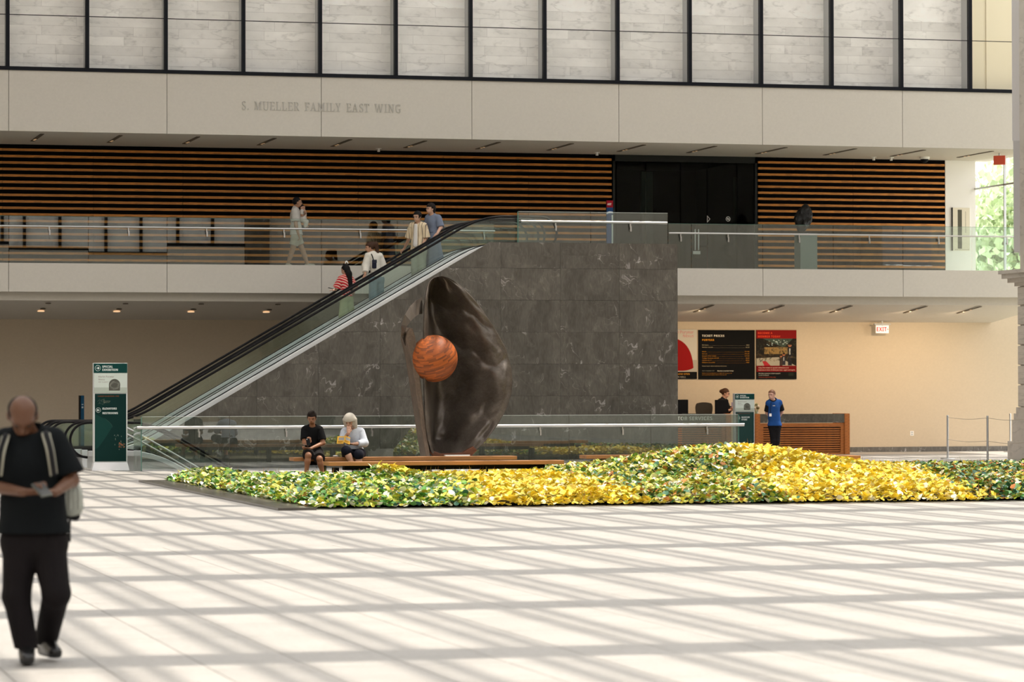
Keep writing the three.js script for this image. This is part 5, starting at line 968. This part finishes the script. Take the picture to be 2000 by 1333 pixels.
// 1. man walking towards us, looking at his phone
{
  const d = depthFloor(72, 1296), f = toCam(75);
  const p = figure({
    d, base: [68, 1300], baseY: 0, cell: 0.010, headCell: 0.006, label: 'person in black tee shirt and dark trousers walking while looking at a phone', face: [f[0] + 0.02, -1.15, f[2]], bodyFace: f, wide: 1.16, headScale: 1.06, skin: skinMat(0.12, 0.05, 0.024),
    J: { head: [44, 812, 0.09], neck: [56, 852, 0.0], chest: [60, 905, 0.02], waist: [64, 985, 0.0], pelvis: [66, 1045, -0.02], shL: [114, 866, -0.02], shR: [2, 868, -0.02], elL: [140, 938, 0.0], elR: [-16, 950, 0.02], wrL: [108, 962, 0.24], wrR: [46, 962, 0.26], hipL: [92, 1058, -0.02], hipR: [42, 1058, 0], knL: [110, 1160, 0.10], knR: [32, 1165, 0.04], anL: [91, 1246, -0.22], anR: [52, 1268, 0.06], toeL: [107, 1276, -0.08], toeR: [53, 1289, 0.22] },
    hand: { L: { n: [0.1, 0.9, -0.3], dir: [-0.9, 0.0, 0.45], curl: 0.7 }, R: { n: [0.1, 0.9, -0.3], dir: [0.9, 0.05, 0.4], curl: 0.7, flip: true } },
    top: { mat: clothMat(0.006, 0.008, 0.0095), hem: 1042, o: 0.03, sleeve: 0.86, loose: 0.016, name: 'tee_shirt', flare: 0.01 },
    pants: { mat: clothMat(0.009, 0.007, 0.008, 0.8), o: 0.015, loose: 0.008, hem: 1266 }, shoes: std({ color: rgb(0.012, 0.012, 0.013), roughness: 0.25 }),
    hair: { mat: hairBlack, puff: 0.002, fringe: 0.2, back: 0.045, bald: 0.045 },
  });
  const { J, toW, t } = p, strapM = std({ color: rgb(0.36, 0.35, 0.28), roughness: 0.9 });
  for (const [a, b, c, e] of [[[84, 846, -0.03], [84, 852, 0.14], [92, 880, 0.21], [100, 930, 0.18]], [[96, 846, -0.03], [97, 853, 0.13], [104, 882, 0.19], [110, 925, 0.16]], [[18, 850, -0.03], [16, 856, 0.13], [8, 884, 0.2], [2, 930, 0.17]], [[6, 852, -0.03], [4, 858, 0.12], [-4, 886, 0.18], [-8, 925, 0.15]]]) mesh('strap_edge', tube([a, b, c, e].map(toW), 0.008, 6, 20), strapM, t);
  const stM = clothMat(0.02, 0.02, 0.022);
  for (const [a, b, c, e] of [[[90, 846, -0.03], [90.5, 852, 0.135], [98, 881, 0.2], [105, 928, 0.17]], [[12, 850, -0.03], [10, 857, 0.125], [2, 885, 0.19], [-3, 928, 0.16]]]) mesh('strap', tube([a, b, c, e].map(toW), 0.02, 8, 20), stM, t);
  // phone and bag are things of their own
  const pc = toW([82, 957, 0.34]).add(t.position), phone = thing('phone', 'grey phone held in both hands by the walking man', 'phone', pc);
  const pm = mesh('case', new RoundedBoxGeometry(0.075, 0.012, 0.15, 2, 0.005), std({ color: rgb(0.07, 0.075, 0.06), roughness: 0.5 }), phone); pm.rotation.set(0.55, 0.35, 0); mesh('screen', new THREE.BoxGeometry(0.066, 0.002, 0.138).translate(0, 0.0065, 0), std({ color: rgb(0.01, 0.012, 0.012), roughness: 0.45 }), pm);
  const bc = toW([138, 972, -0.14]).add(t.position), bag = thing('backpack', 'pale grey cloth bag slung behind the walking man', 'bag', bc);
  const bl = [cap(V(0.0, 0.07, 0), V(0.005, -0.05, 0), 0.055, 0.075, 0.8, V(0, 0, 1)), cap(V(-0.03, 0.1, 0), V(0.01, 0.02, 0.02), 0.03, 0.05)];
  mesh('pouch', blob(bl, 0.009, 0.04), std({ color: rgb(0.36, 0.38, 0.34), roughness: 0.9 }), bag);
  for (const a of [-0.035, -0.01, 0.018, 0.04]) mesh('fold', tube([V(a * 0.4, 0.13, 0.03), V(a, 0.04, 0.062), V(a * 1.1, -0.07, 0.055)], 0.007, 6, 14), std({ color: rgb(0.42, 0.44, 0.40), roughness: 0.9 }), bag);
  mesh('trim', blob([cap(V(-0.03, -0.1, 0), V(0.03, -0.115, 0), 0.03, 0.03)], 0.01, 0.02), stM, bag); mesh('tail_strap', tube([V(-0.005, -0.12, 0.02), V(-0.01, -0.19, 0.02), V(-0.008, -0.27, 0.02)], 0.009, 6, 12), stM, bag); mesh('shoulder_strap', tube([V(-0.02, 0.12, 0), V(-0.06, 0.22, 0.0), V(-0.1, 0.33, 0.02)], 0.016, 8, 14), stM, bag);
}
// 2, 3. boy and woman seated on the bench
{
  const d = depthZ(610, rearZ - 0.22), f = toCam(610);
  figure({
    d, base: [612, 926], baseY: 0, cell: 0.010, headCell: 0.007, label: 'person in black tee shirt and shorts seated on the bench with a phone', face: [f[0] - 0.12, -0.3, f[2]], bodyFace: f, wide: 0.86, size: 0.96, headScale: 0.98, skin: skinMat(0.30, 0.135, 0.07),
    J: { head: [609, 817, 0.08], neck: [610, 836, 0.0], chest: [610, 850, 0], waist: [611, 872, -0.03], pelvis: [612, 884, -0.05], shL: [626, 841, 0], shR: [594, 841, 0], elL: [631, 866, 0.06], elR: [595, 865, 0.1], wrL: [606, 877, 0.3], wrR: [602, 868, 0.34], hipL: [620, 885, -0.02], hipR: [603, 885, -0.02], knL: [624, 897, 0.42], knR: [602, 890, 0.44], anL: [630, 925, 0.36], anR: [598, 925, 0.42], toeL: [632, 932, 0.5], toeR: [597, 932, 0.56] },
    hand: { L: { n: [0, 0.8, -0.5], dir: [-1, 0, 0.1], curl: 0.5 }, R: { n: [-0.2, 0.1, -1], dir: [0.2, 1, 0.1], curl: 0.8, flip: true } },
    top: { mat: clothMat(0.005, 0.005, 0.006), hem: 884, o: 0.022, sleeve: 0.75, loose: 0.012, name: 'tee_shirt' }, pants: { mat: clothMat(0.018, 0.016, 0.016), o: 0.026, loose: 0.02, short: 0.93, name: 'shorts' }, shoes: std({ color: rgb(0.05, 0.05, 0.05), roughness: 0.5 }),
    hair: { mat: hairDark, puff: 0.012, fringe: 0.045, back: 0.035, extra: [[[-0.03, 0.1, 0.04], [0.03, 0.13, 0.02], 0.035, 0.03]] },
  });
  const pc = V(0, EYE, 0).addScaledVector(ray(602, 864), d - 0.4), ph = thing('phone', 'black phone in the hand of the seated boy', 'phone', pc); const b = mesh('case', new RoundedBoxGeometry(0.075, 0.14, 0.012, 2, 0.005), M.black, ph); b.rotation.set(-0.4, 0.2, 0.1); mesh('lens', new THREE.CylinderGeometry(0.008, 0.008, 0.004, 10).rotateX(Math.PI / 2).translate(-0.02, 0.05, 0.007), M.steelDull, b);
  const f2 = toCam(690), d2 = depthZ(690, rearZ - 0.22);
  figure({
    d: d2, base: [690, 926], baseY: 0, cell: 0.010, headCell: 0.007, label: 'person with grey bob hair and pale blue shirt reading on the bench', face: [f2[0] - 0.35, -0.42, f2[2]], bodyFace: [f2[0] - 0.15, 0, f2[2]], wide: 0.98, skin: skinMat(0.52, 0.29, 0.2),
    J: { head: [683, 824, 0.14], neck: [689, 840, 0.0], chest: [690, 853, 0], waist: [691, 872, -0.03], pelvis: [691, 885, -0.06], shL: [707, 845, 0], shR: [671, 845, 0], elL: [712, 866, 0.08], elR: [669, 862, 0.14], wrL: [690, 868, 0.3], wrR: [681, 846, 0.28], hipL: [702, 887, -0.02], hipR: [680, 887, -0.02], knL: [700, 889, 0.42], knR: [676, 881, 0.44], anL: [702, 924, 0.36], anR: [692, 914, 0.46], toeL: [702, 932, 0.5], toeR: [692, 926, 0.6] },
    hand: { L: { n: [0, 0.9, -0.3], dir: [-1, 0.05, 0.1], curl: 0.7 }, R: { n: [0, 0.2, -1], dir: [0.1, 1, -0.2], curl: 0.8, flip: true } },
    top: { mat: clothMat(0.62, 0.66, 0.74), hem: 878, o: 0.02, sleeve: 1.62, loose: 0.002 }, pants: { mat: clothMat(0.009, 0.01, 0.018), o: 0.02, loose: 0.01, short: 1.04 }, shoes: std({ color: rgb(0.04, 0.035, 0.03), roughness: 0.5 }),
    hair: { mat: hairGrey, puff: 0.03, fringe: 0.03, back: 0.05, extra: [[[0.09, 0.03, -0.01], [0.10, -0.1, 0.0], 0.05, 0.035], [[-0.09, 0.03, -0.01], [-0.085, -0.08, 0.0], 0.045, 0.03], [[0, 0.02, -0.07], [0, -0.1, -0.05], 0.07, 0.06]] },
  });
  const bc = V(0, EYE, 0).addScaledVector(ray(671, 860), d2 - 0.42), bk = thing('guide_book', 'open golden covered booklet held by the seated woman', 'book', bc), gold = canvasTex(128, 128, (q, W, H) => { q.fillStyle = '#c99a3a'; q.fillRect(0, 0, W, H); q.fillStyle = '#8c8a88'; q.fillRect(30, 20, 98, 50); q.fillStyle = '#7c531c'; q.fillRect(20, 84, 90, 12); q.fillRect(20, 104, 70, 8); });
  for (const s of [-1, 1]) { const c = printed('cover', 0.125, 0.15, 0.006, gold, M.fin, bk, s * 0.06, 0, 0.02); c.rotation.set(-0.5, s * 0.35, -0.2); mesh('pages', new THREE.BoxGeometry(0.12, 0.145, 0.008).translate(0, 0, -0.007), M.white, c); }
  const n = V(0, EYE, 0).addScaledVector(ray(655, 891.5), d2 + 0.05); n.y = benchA.h; const tis = thing('crumpled_tissue', 'small crumpled white tissue on the bench between the two people', 'tissue', n); mesh('paper', new THREE.IcosahedronGeometry(0.04, 1).scale(1.3, 0.45, 0.8).translate(0, 0.016, 0), M.white, tis);
}
// 4 to 7. riders on the farther escalator
{
  const zE = zS - 2.3, stepY = (px) => { const x = X(px, zE); return Math.max(0, nose(x - escX)); };
  const put = (px, S) => { const d = depthZ(px, zE), sY = stepY(px), py = toPx(V(X(px, zE), sY, zE))[1]; S.d = d; S.base = [px, py]; S.baseY = sY; S.floor = py; return figure(S); };
  const stripesR = canvasTex(256, 256, (q, W, H) => { q.fillStyle = '#c01826'; q.fillRect(0, 0, W, H); q.strokeStyle = '#e6c9b8'; q.lineWidth = 16; for (let i = -6; i < 12; i++) { q.beginPath(); q.moveTo(-20, i * 52 + 150); q.lineTo(276, i * 52 - 60); q.stroke(); } }); stripesR.wrapS = stripesR.wrapT = THREE.RepeatWrapping; stripesR.repeat.set(3.2, 3.2);
  const red = std({ map: stripesR, roughness: 0.85 });
  { const py = (v) => v; const sY = toPx(V(X(676, zE), stepY(676), zE))[1]; const k = (sY - 516) / 118;
    const g = put(676, { label: 'person in red striped top with long black hair riding the escalator', face: [-0.75, -0.1, -0.65], cell: 0.011, wide: 0.9, size: 0.86, headScale: 1.02, skin: skinMat(0.5, 0.3, 0.2),
      J: { head: [674, 528, 0], neck: [675, 541, 0], chest: [675, 553, 0], waist: [676, 571, 0], pelvis: [677, 582, 0], shL: [664, 546, 0.06], shR: [687, 547, -0.06], elL: [658, 563, 0.02], elR: [693, 563, 0], wrL: [655, 567, -0.15], wrR: [690, 575, -0.1], hipL: [672, 585, 0.03], hipR: [682, 585, -0.03], knL: [671, lerp(585, sY, 0.52), 0.05], knR: [684, lerp(585, sY, 0.52), -0.05], anL: [670, sY - 5, 0.06], anR: [684, sY - 5, -0.06], toeL: [664, sY - 2, 0.02], toeR: [678, sY - 2, -0.1] },
      hand: { L: { dir: [-1, 0.1, 0], n: [0, -1, 0], curl: 0.4 }, R: null }, top: { mat: red, hem: 579, o: 0.028, sleeve: 0.95, loose: 0.03, flare: 0.02 }, pants: { mat: clothMat(0.42, 0.46, 0.28), o: 0.026, loose: 0.03 }, shoes: M.black,
      hair: { mat: hairBlack, puff: 0.014, fringe: 0.04, back: 0.03, extra: [[[0, 0.04, -0.05], [0, -0.12, -0.10], 0.08, 0.075], [[0, -0.1, -0.10], [-0.01, -0.5, -0.12], 0.08, 0.05]] } });
    mesh('hair_bow', [new THREE.SphereGeometry(0.03, 8, 6).scale(0.45, 1.3, 0.5).rotateZ(0.5).translate(0.02, 0.04, 0), new THREE.SphereGeometry(0.03, 8, 6).scale(0.45, 1.3, 0.5).rotateZ(-0.4).translate(-0.02, 0.04, 0)], M.white, g.t).position.copy(g.H(0, 0.15, -0.06));
    const c = V(0, EYE, 0).addScaledVector(ray(646, 563.5), depthZ(676, zE) + 0.15), ph = thing('phone', 'dark phone held out by the rider in red stripes', 'phone', c); mesh('case', rbx(-0.06, 0.06, -0.006, 0.006, -0.035, 0.035, 0.005), M.black, ph).rotation.z = -0.25; mesh('lens', new THREE.SphereGeometry(0.008, 6, 5).translate(0.03, 0.01, 0.02), M.steelDull, ph); }
  { const sY = toPx(V(X(733, zE), stepY(733), zE))[1];
    const g = put(733, { label: 'person in white blouse and jeans with a brown ponytail on the escalator', face: [-0.95, -0.1, -0.1], bodyFace: [-0.75, 0, -0.6], cell: 0.011, wide: 0.95, size: 0.93, skin: skinMat(0.45, 0.24, 0.15),
      J: { head: [722, 484, 0], neck: [728, 497, 0], chest: [731, 509, 0], waist: [734, 531, 0], pelvis: [736, 543, 0], shL: [717, 502, 0.08], shR: [744, 502, -0.08], elL: [715, 520, 0.1], elR: [748, 522, -0.1], wrL: [713, 537, 0.28], wrR: [742, 538, -0.2], hipL: [729, 547, 0.04], hipR: [742, 547, -0.04], knL: [728, lerp(547, sY, 0.5), 0.06], knR: [742, lerp(547, sY, 0.5), -0.05], anL: [729, sY - 6, 0.05], anR: [742, sY - 6, -0.05], toeL: [720, sY - 2, 0.02], toeR: [733, sY - 2, -0.1] },
      hand: { L: { dir: [-0.3, -0.8, 0.3], n: [0, -0.4, -1], curl: 0.5 }, R: null }, top: { mat: clothMat(0.82, 0.77, 0.68), hem: 541, o: 0.03, sleeve: 1.75, loose: 0.022, name: 'blouse' }, pants: { mat: clothMat(0.20, 0.30, 0.36), o: 0.02, loose: 0.012, name: 'jeans' }, shoes: M.white,
      hair: { mat: hairBrown, puff: 0.012, fringe: 0.045, back: 0.035, extra: [[[0, 0.09, -0.07], [0, 0.08, -0.16], 0.05, 0.05], [[0, 0.07, -0.16], [0, -0.3, -0.19], 0.055, 0.03]] } });
    mesh('bag_strap', tube([[724, 494, 0.02], [727, 500, 0.17], [730, 510, 0.17]].map(g.toW), 0.012, 6, 14), M.black, g.t);
    const c = V(0, EYE, 0).addScaledVector(ray(731, 516), depthZ(733, zE) - 0.19), b = thing('shoulder_bag', 'small navy shoulder bag under the arm of the white blouse', 'bag', c); mesh('pouch', rbx(-0.05, 0.05, -0.1, 0.09, -0.03, 0.03, 0.02), clothMat(0.02, 0.022, 0.04), b); mesh('flap', rbx(-0.052, 0.052, 0.02, 0.095, 0.026, 0.036, 0.005), clothMat(0.03, 0.032, 0.05), b); }
  const stripesB = canvasTex(256, 64, (q, W, H) => { q.fillStyle = '#d8c4a2'; q.fillRect(0, 0, W, H); for (let i = 0; i < 4; i++) { q.fillStyle = '#5a4a48'; q.fillRect(i * 64 + 10, 0, 9, H); q.fillStyle = '#f0e2c8'; q.fillRect(i * 64 + 34, 0, 5, H); } }); stripesB.wrapS = stripesB.wrapT = THREE.RepeatWrapping; stripesB.repeat.set(3.6, 3.6);
  { const sY = toPx(V(X(818, zE), stepY(818), zE))[1];
    const g = put(818, { label: 'person in beige striped short sleeved shirt and glasses riding the escalator', face: [-0.75, -0.1, 0.65], cell: 0.011, wide: 1.04, size: 0.97, glasses: true, skin: skinMat(0.50, 0.29, 0.19),
      J: { head: [815, 424, 0.03], neck: [817, 439, 0], chest: [817, 452, 0], waist: [817, 474, 0], pelvis: [818, 488, 0], shL: [830, 443, 0.08], shR: [803, 443, -0.1], elL: [832, 465, 0.05], elR: [799, 466, -0.16], wrL: [824, 482, 0.2], wrR: [790, 485, -0.38], hipL: [824, 492, 0.03], hipR: [812, 492, -0.03], knL: [824, lerp(492, sY, 0.5), 0.06], knR: [811, lerp(492, sY, 0.5), -0.02], anL: [825, sY - 6, 0.06], anR: [811, sY - 6, -0.04], toeL: [816, sY - 2, 0.12], toeR: [802, sY - 2, 0.0] },
      hand: { L: { curl: 0.7 }, R: { dir: [-0.7, -0.6, -0.3], n: [0, -1, 0], curl: 0.6 } }, top: { mat: std({ map: stripesB, roughness: 0.9 }), hem: 488, o: 0.03, sleeve: 0.95, loose: 0.026, flare: 0.012 }, pants: { mat: clothMat(0.42, 0.44, 0.36), o: 0.022, loose: 0.012 }, shoes: M.white, hair: { mat: hairBlack, puff: 0.014, fringe: 0.055, back: 0.045 } });
    mesh('undershirt', blob([cap(g.toW([812, 441, 0.10]), g.toW([811, 478, 0.14]), 0.045, 0.06, 0.6, g.tf)], 0.01), clothMat(0.78, 0.74, 0.70), g.t); }
  { const sY = toPx(V(X(846, zE), stepY(846), zE))[1];
    const g = put(846, { label: 'person in long blue grey dress and glasses with a hand on the escalator rail', face: [-0.95, -0.05, 0.3], bodyFace: [-0.8, 0, 0.6], cell: 0.011, wide: 0.92, size: 0.97, glasses: true, skin: skinMat(0.58, 0.34, 0.24),
      J: { head: [841, 408, 0.03], neck: [844, 422, 0], chest: [845, 434, 0], waist: [846, 454, 0], pelvis: [847, 470, 0], shL: [858, 427, 0.08], shR: [835, 427, -0.08], elL: [861, 444, 0.12], elR: [833, 446, -0.1], wrL: [854, 456, 0.36], wrR: [832, 458, 0.08], hipL: [852, 474, 0.03], hipR: [842, 474, -0.03], knL: [854, lerp(474, sY, 0.5), 0.05], knR: [842, lerp(474, sY, 0.5), -0.02], anL: [856, sY - 6, 0.05], anR: [844, sY - 6, -0.04], toeL: [848, sY - 2, 0.12], toeR: [836, sY - 2, 0.0] },
      hand: { L: { dir: [-0.5, -0.7, 0.2], n: [-0.2, -0.6, -0.8], curl: 0.4 }, R: null }, top: { mat: clothMat(0.20, 0.235, 0.32), hem: 458, o: 0.022, sleeve: 0.95, loose: 0.014, name: 'dress_bodice' }, skirt: { to: [852, sY - 10], r: 0.26, mat: clothMat(0.20, 0.235, 0.32) }, shoes: M.white, hair: { mat: hairDark, puff: 0.014, fringe: 0.04, back: 0.03, extra: [[[0, 0.0, -0.06], [0, -0.06, -0.06], 0.07, 0.06]] } });
    mesh('belt', new THREE.TorusGeometry(0.135, 0.012, 6, 28).rotateX(Math.PI / 2).scale(1, 1, 0.85), clothMat(0.12, 0.14, 0.2), g.t).position.copy(g.J.waist); }
}
// 8, 9. man walking on the balcony with a small child in his arms
{
  const zE = zF - 1.4, d = depthZ(582, zE), sY = toPx(V(X(582, zE), FL2, zE))[1];
  const f = figure({
    d, base: [582, sY], baseY: FL2, cell: 0.011, label: 'person in white tee shirt and pale shorts striding along the balcony', face: [1, 0.1, 0.05], bodyFace: [1, 0, 0.15], wide: 1.02, skin: skinMat(0.36, 0.19, 0.11),
    J: { head: [581, 396, 0], neck: [577, 409, 0], chest: [577, 423, 0], waist: [578, 446, 0], pelvis: [579, 460, 0], shL: [578, 414, -0.15], shR: [576, 414, 0.17], elL: [588, 430, -0.16], elR: [578, 440, 0.22], wrL: [594, 420, -0.02], wrR: [583, 458, 0.2], hipL: [580, 464, -0.08], hipR: [578, 464, 0.08], knL: [592, 491, -0.08], knR: [570, 492, 0.08], anL: [601, sY - 5, -0.08], anR: [562, sY - 7, 0.08], toeL: [612, sY - 4, -0.08], toeR: [570, sY - 2, 0.08] },
    hand: { R: { curl: 0.7 }, L: { curl: 0.7 } }, top: { mat: clothMat(0.62, 0.58, 0.54), hem: 459, o: 0.028, sleeve: 0.72, loose: 0.02, name: 'tee_shirt', flare: 0.01 }, pants: { mat: clothMat(0.46, 0.42, 0.34), o: 0.022, loose: 0.018, short: 0.55, name: 'shorts' }, shoes: clothMat(0.5, 0.45, 0.4), hair: { mat: hairBlack, puff: 0.006, fringe: 0.05, back: 0.03 },
  });
  figure({
    d: d + 0.02, base: [592, 432], cell: 0.009, label: 'small child in pale clothes carried in front of the balcony walker', face: [0.75, 0, 0.65], bodyFace: [0.6, 0, 0.8], size: 0.48, headScale: 1.35, wide: 1, skin: skinMat(0.42, 0.22, 0.14),
    J: { head: [590.5, 406, 0], neck: [591, 412, 0], chest: [591.5, 416, 0], waist: [592, 423, 0], pelvis: [592, 428, 0], shL: [594, 414, -0.05], shR: [589.5, 414, 0.06], elL: [597, 419, -0.06], elR: [589, 421, 0.09], wrL: [598, 424, 0], wrR: [593, 422, 0.13], hipL: [593, 429, -0.04], hipR: [591, 429, 0.04], knL: [599, 433, -0.06], knR: [597, 434, 0.07], anL: [598, 441, -0.06], anR: [596, 442, 0.07], toeL: [602, 443, -0.06], toeR: [600, 444, 0.07] },
    hand: { L: null, R: null }, top: { mat: clothMat(0.66, 0.6, 0.55), hem: 429, o: 0.014, sleeve: 0.8 }, pants: { mat: clothMat(0.6, 0.55, 0.5), o: 0.014 }, hair: { mat: hairDark, puff: 0.004, fringe: 0.05, back: 0.03 },
  });
}
// 10, 11. clerk at the desk and guard in a blue vest
{
  const zC = deskL.z - 1.15, d = depthZ(1412, zC), sY = toPx(V(X(1412, zC), 0, zC))[1];
  const c = figure({
    d, base: [1412, sY], baseY: 0, cell: 0.011, label: 'person in black with hair in a bun and red lanyard standing behind the desk', face: [0.85, -0.2, 0.4], wide: 0.92, size: 0.95, glasses: true, skin: skinMat(0.52, 0.29, 0.2),
    J: { head: [1417, 769, 0], neck: [1413, 781, 0], chest: [1412, 794, 0], waist: [1412, 814, 0], pelvis: [1412, 826, 0], shL: [1417, 786, -0.13], shR: [1406, 786, 0.13], elL: [1422, 802, -0.2], elR: [1409, 805, 0.22], wrL: [1430, 797, 0.0], wrR: [1428, 801, 0.2], hipL: [1414, 830, -0.07], hipR: [1410, 830, 0.07], knL: [1414, lerp(830, sY, 0.5), -0.08], knR: [1411, lerp(830, sY, 0.5), 0.08], anL: [1414, sY - 6, -0.08], anR: [1410, sY - 6, 0.08], toeL: [1423, sY - 2, -0.05], toeR: [1419, sY - 2, 0.1] },
    hand: { R: { dir: [0.7, 0.5, 0.2], curl: 0.6 }, L: { dir: [0.7, 0.5, 0.1], curl: 0.6 } }, top: { mat: clothMat(0.010, 0.010, 0.011), hem: 832, o: 0.026, sleeve: 1.7, loose: 0.01 }, pants: { mat: clothMat(0.012, 0.012, 0.013), o: 0.02 }, shoes: M.black, hair: { mat: hairBrown, puff: 0.01, fringe: 0.045, back: 0.04, extra: [[[0, 0.05, -0.1], [0, 0.03, -0.13], 0.045, 0.045]] },
  });
  mesh('lanyard', tube([[1414, 783, 0.06], [1418, 790, 0.12], [1420, 800, 0.13], [1420.5, 810, 0.13]].map(c.toW), 0.012, 6, 16), clothMat(0.6, 0.02, 0.02), c.t);
  const cp = V(0, EYE, 0).addScaledVector(ray(1430, 793), d - 0.15), pp = thing('paper_card', 'mauve card held up by the clerk beside the small kiosk', 'card', cp); mesh('sheet', rbx(-0.04, 0.04, -0.09, 0.09, -0.004, 0.004, 0.003), std({ color: rgb(0.22, 0.18, 0.26) }), pp).rotation.y = 0.8; mesh('edge', bx(-0.04, 0.04, 0.088, 0.092, -0.003, 0.003), M.white, pp).rotation.y = 0.8;
  const g = onY(1512, 894), dg = toPx(g)[2], k = 6200 / dg;
  const v = figure({
    d: dg, base: [1512, 894], baseY: 0, cell: 0.010, headCell: 0.007, label: 'person in bright blue vest over black standing with hands behind the back', face: [-0.75, 0, 0.65], bodyFace: [-0.35, 0, 0.93], wide: 0.9, size: 0.93, skin: skinMat(0.56, 0.31, 0.23),
    J: { head: [1507, 772, 0.03], neck: [1510, 783, 0], chest: [1511, 796, 0], waist: [1512, 816, 0], pelvis: [1513, 829, 0], shL: [1524, 789, -0.04], shR: [1500, 790, 0.02], elL: [1527, 805, -0.12], elR: [1498, 807, -0.06], wrL: [1520, 818, -0.2], wrR: [1506, 818, -0.2], hipL: [1518, 833, 0], hipR: [1508, 833, 0], knL: [1517, 862, 0.02], knR: [1511, 862, 0.02], anL: [1517, 887, -0.02], anR: [1512, 887, 0], toeL: [1515, 892, 0.14], toeR: [1508, 892, 0.14] },
    hand: { L: null, R: null }, top: { mat: clothMat(0.012, 0.011, 0.014), hem: 826, o: 0.02, sleeve: 0.8, loose: 0.012 }, vest: { mat: clothMat(0.02, 0.085, 0.30), hem: 832 }, pants: { mat: clothMat(0.012, 0.011, 0.013), o: 0.018 }, shoes: M.black, hair: { mat: hairRed, puff: 0.008, fringe: 0.055, back: 0.03 },
  });
  mesh('badge', bx(-0.03, 0.03, -0.035, 0.035, 0, 0.006), M.white, v.t).position.copy(v.toW([1504.5, 811, 0.16])); mesh('lanyard', tube([[1506, 786, 0.1], [1505, 796, 0.15], [1504.5, 808, 0.155]].map(v.toW), 0.006, 5, 14), M.black, v.t);
  mesh('vest_logo', bx(-0.03, 0.03, -0.008, 0.008, 0, 0.004), M.fin, v.t).position.copy(v.toW([1511.5, 793, 0.16]));
}
plantGarden();
renderer.render(scene, camera);
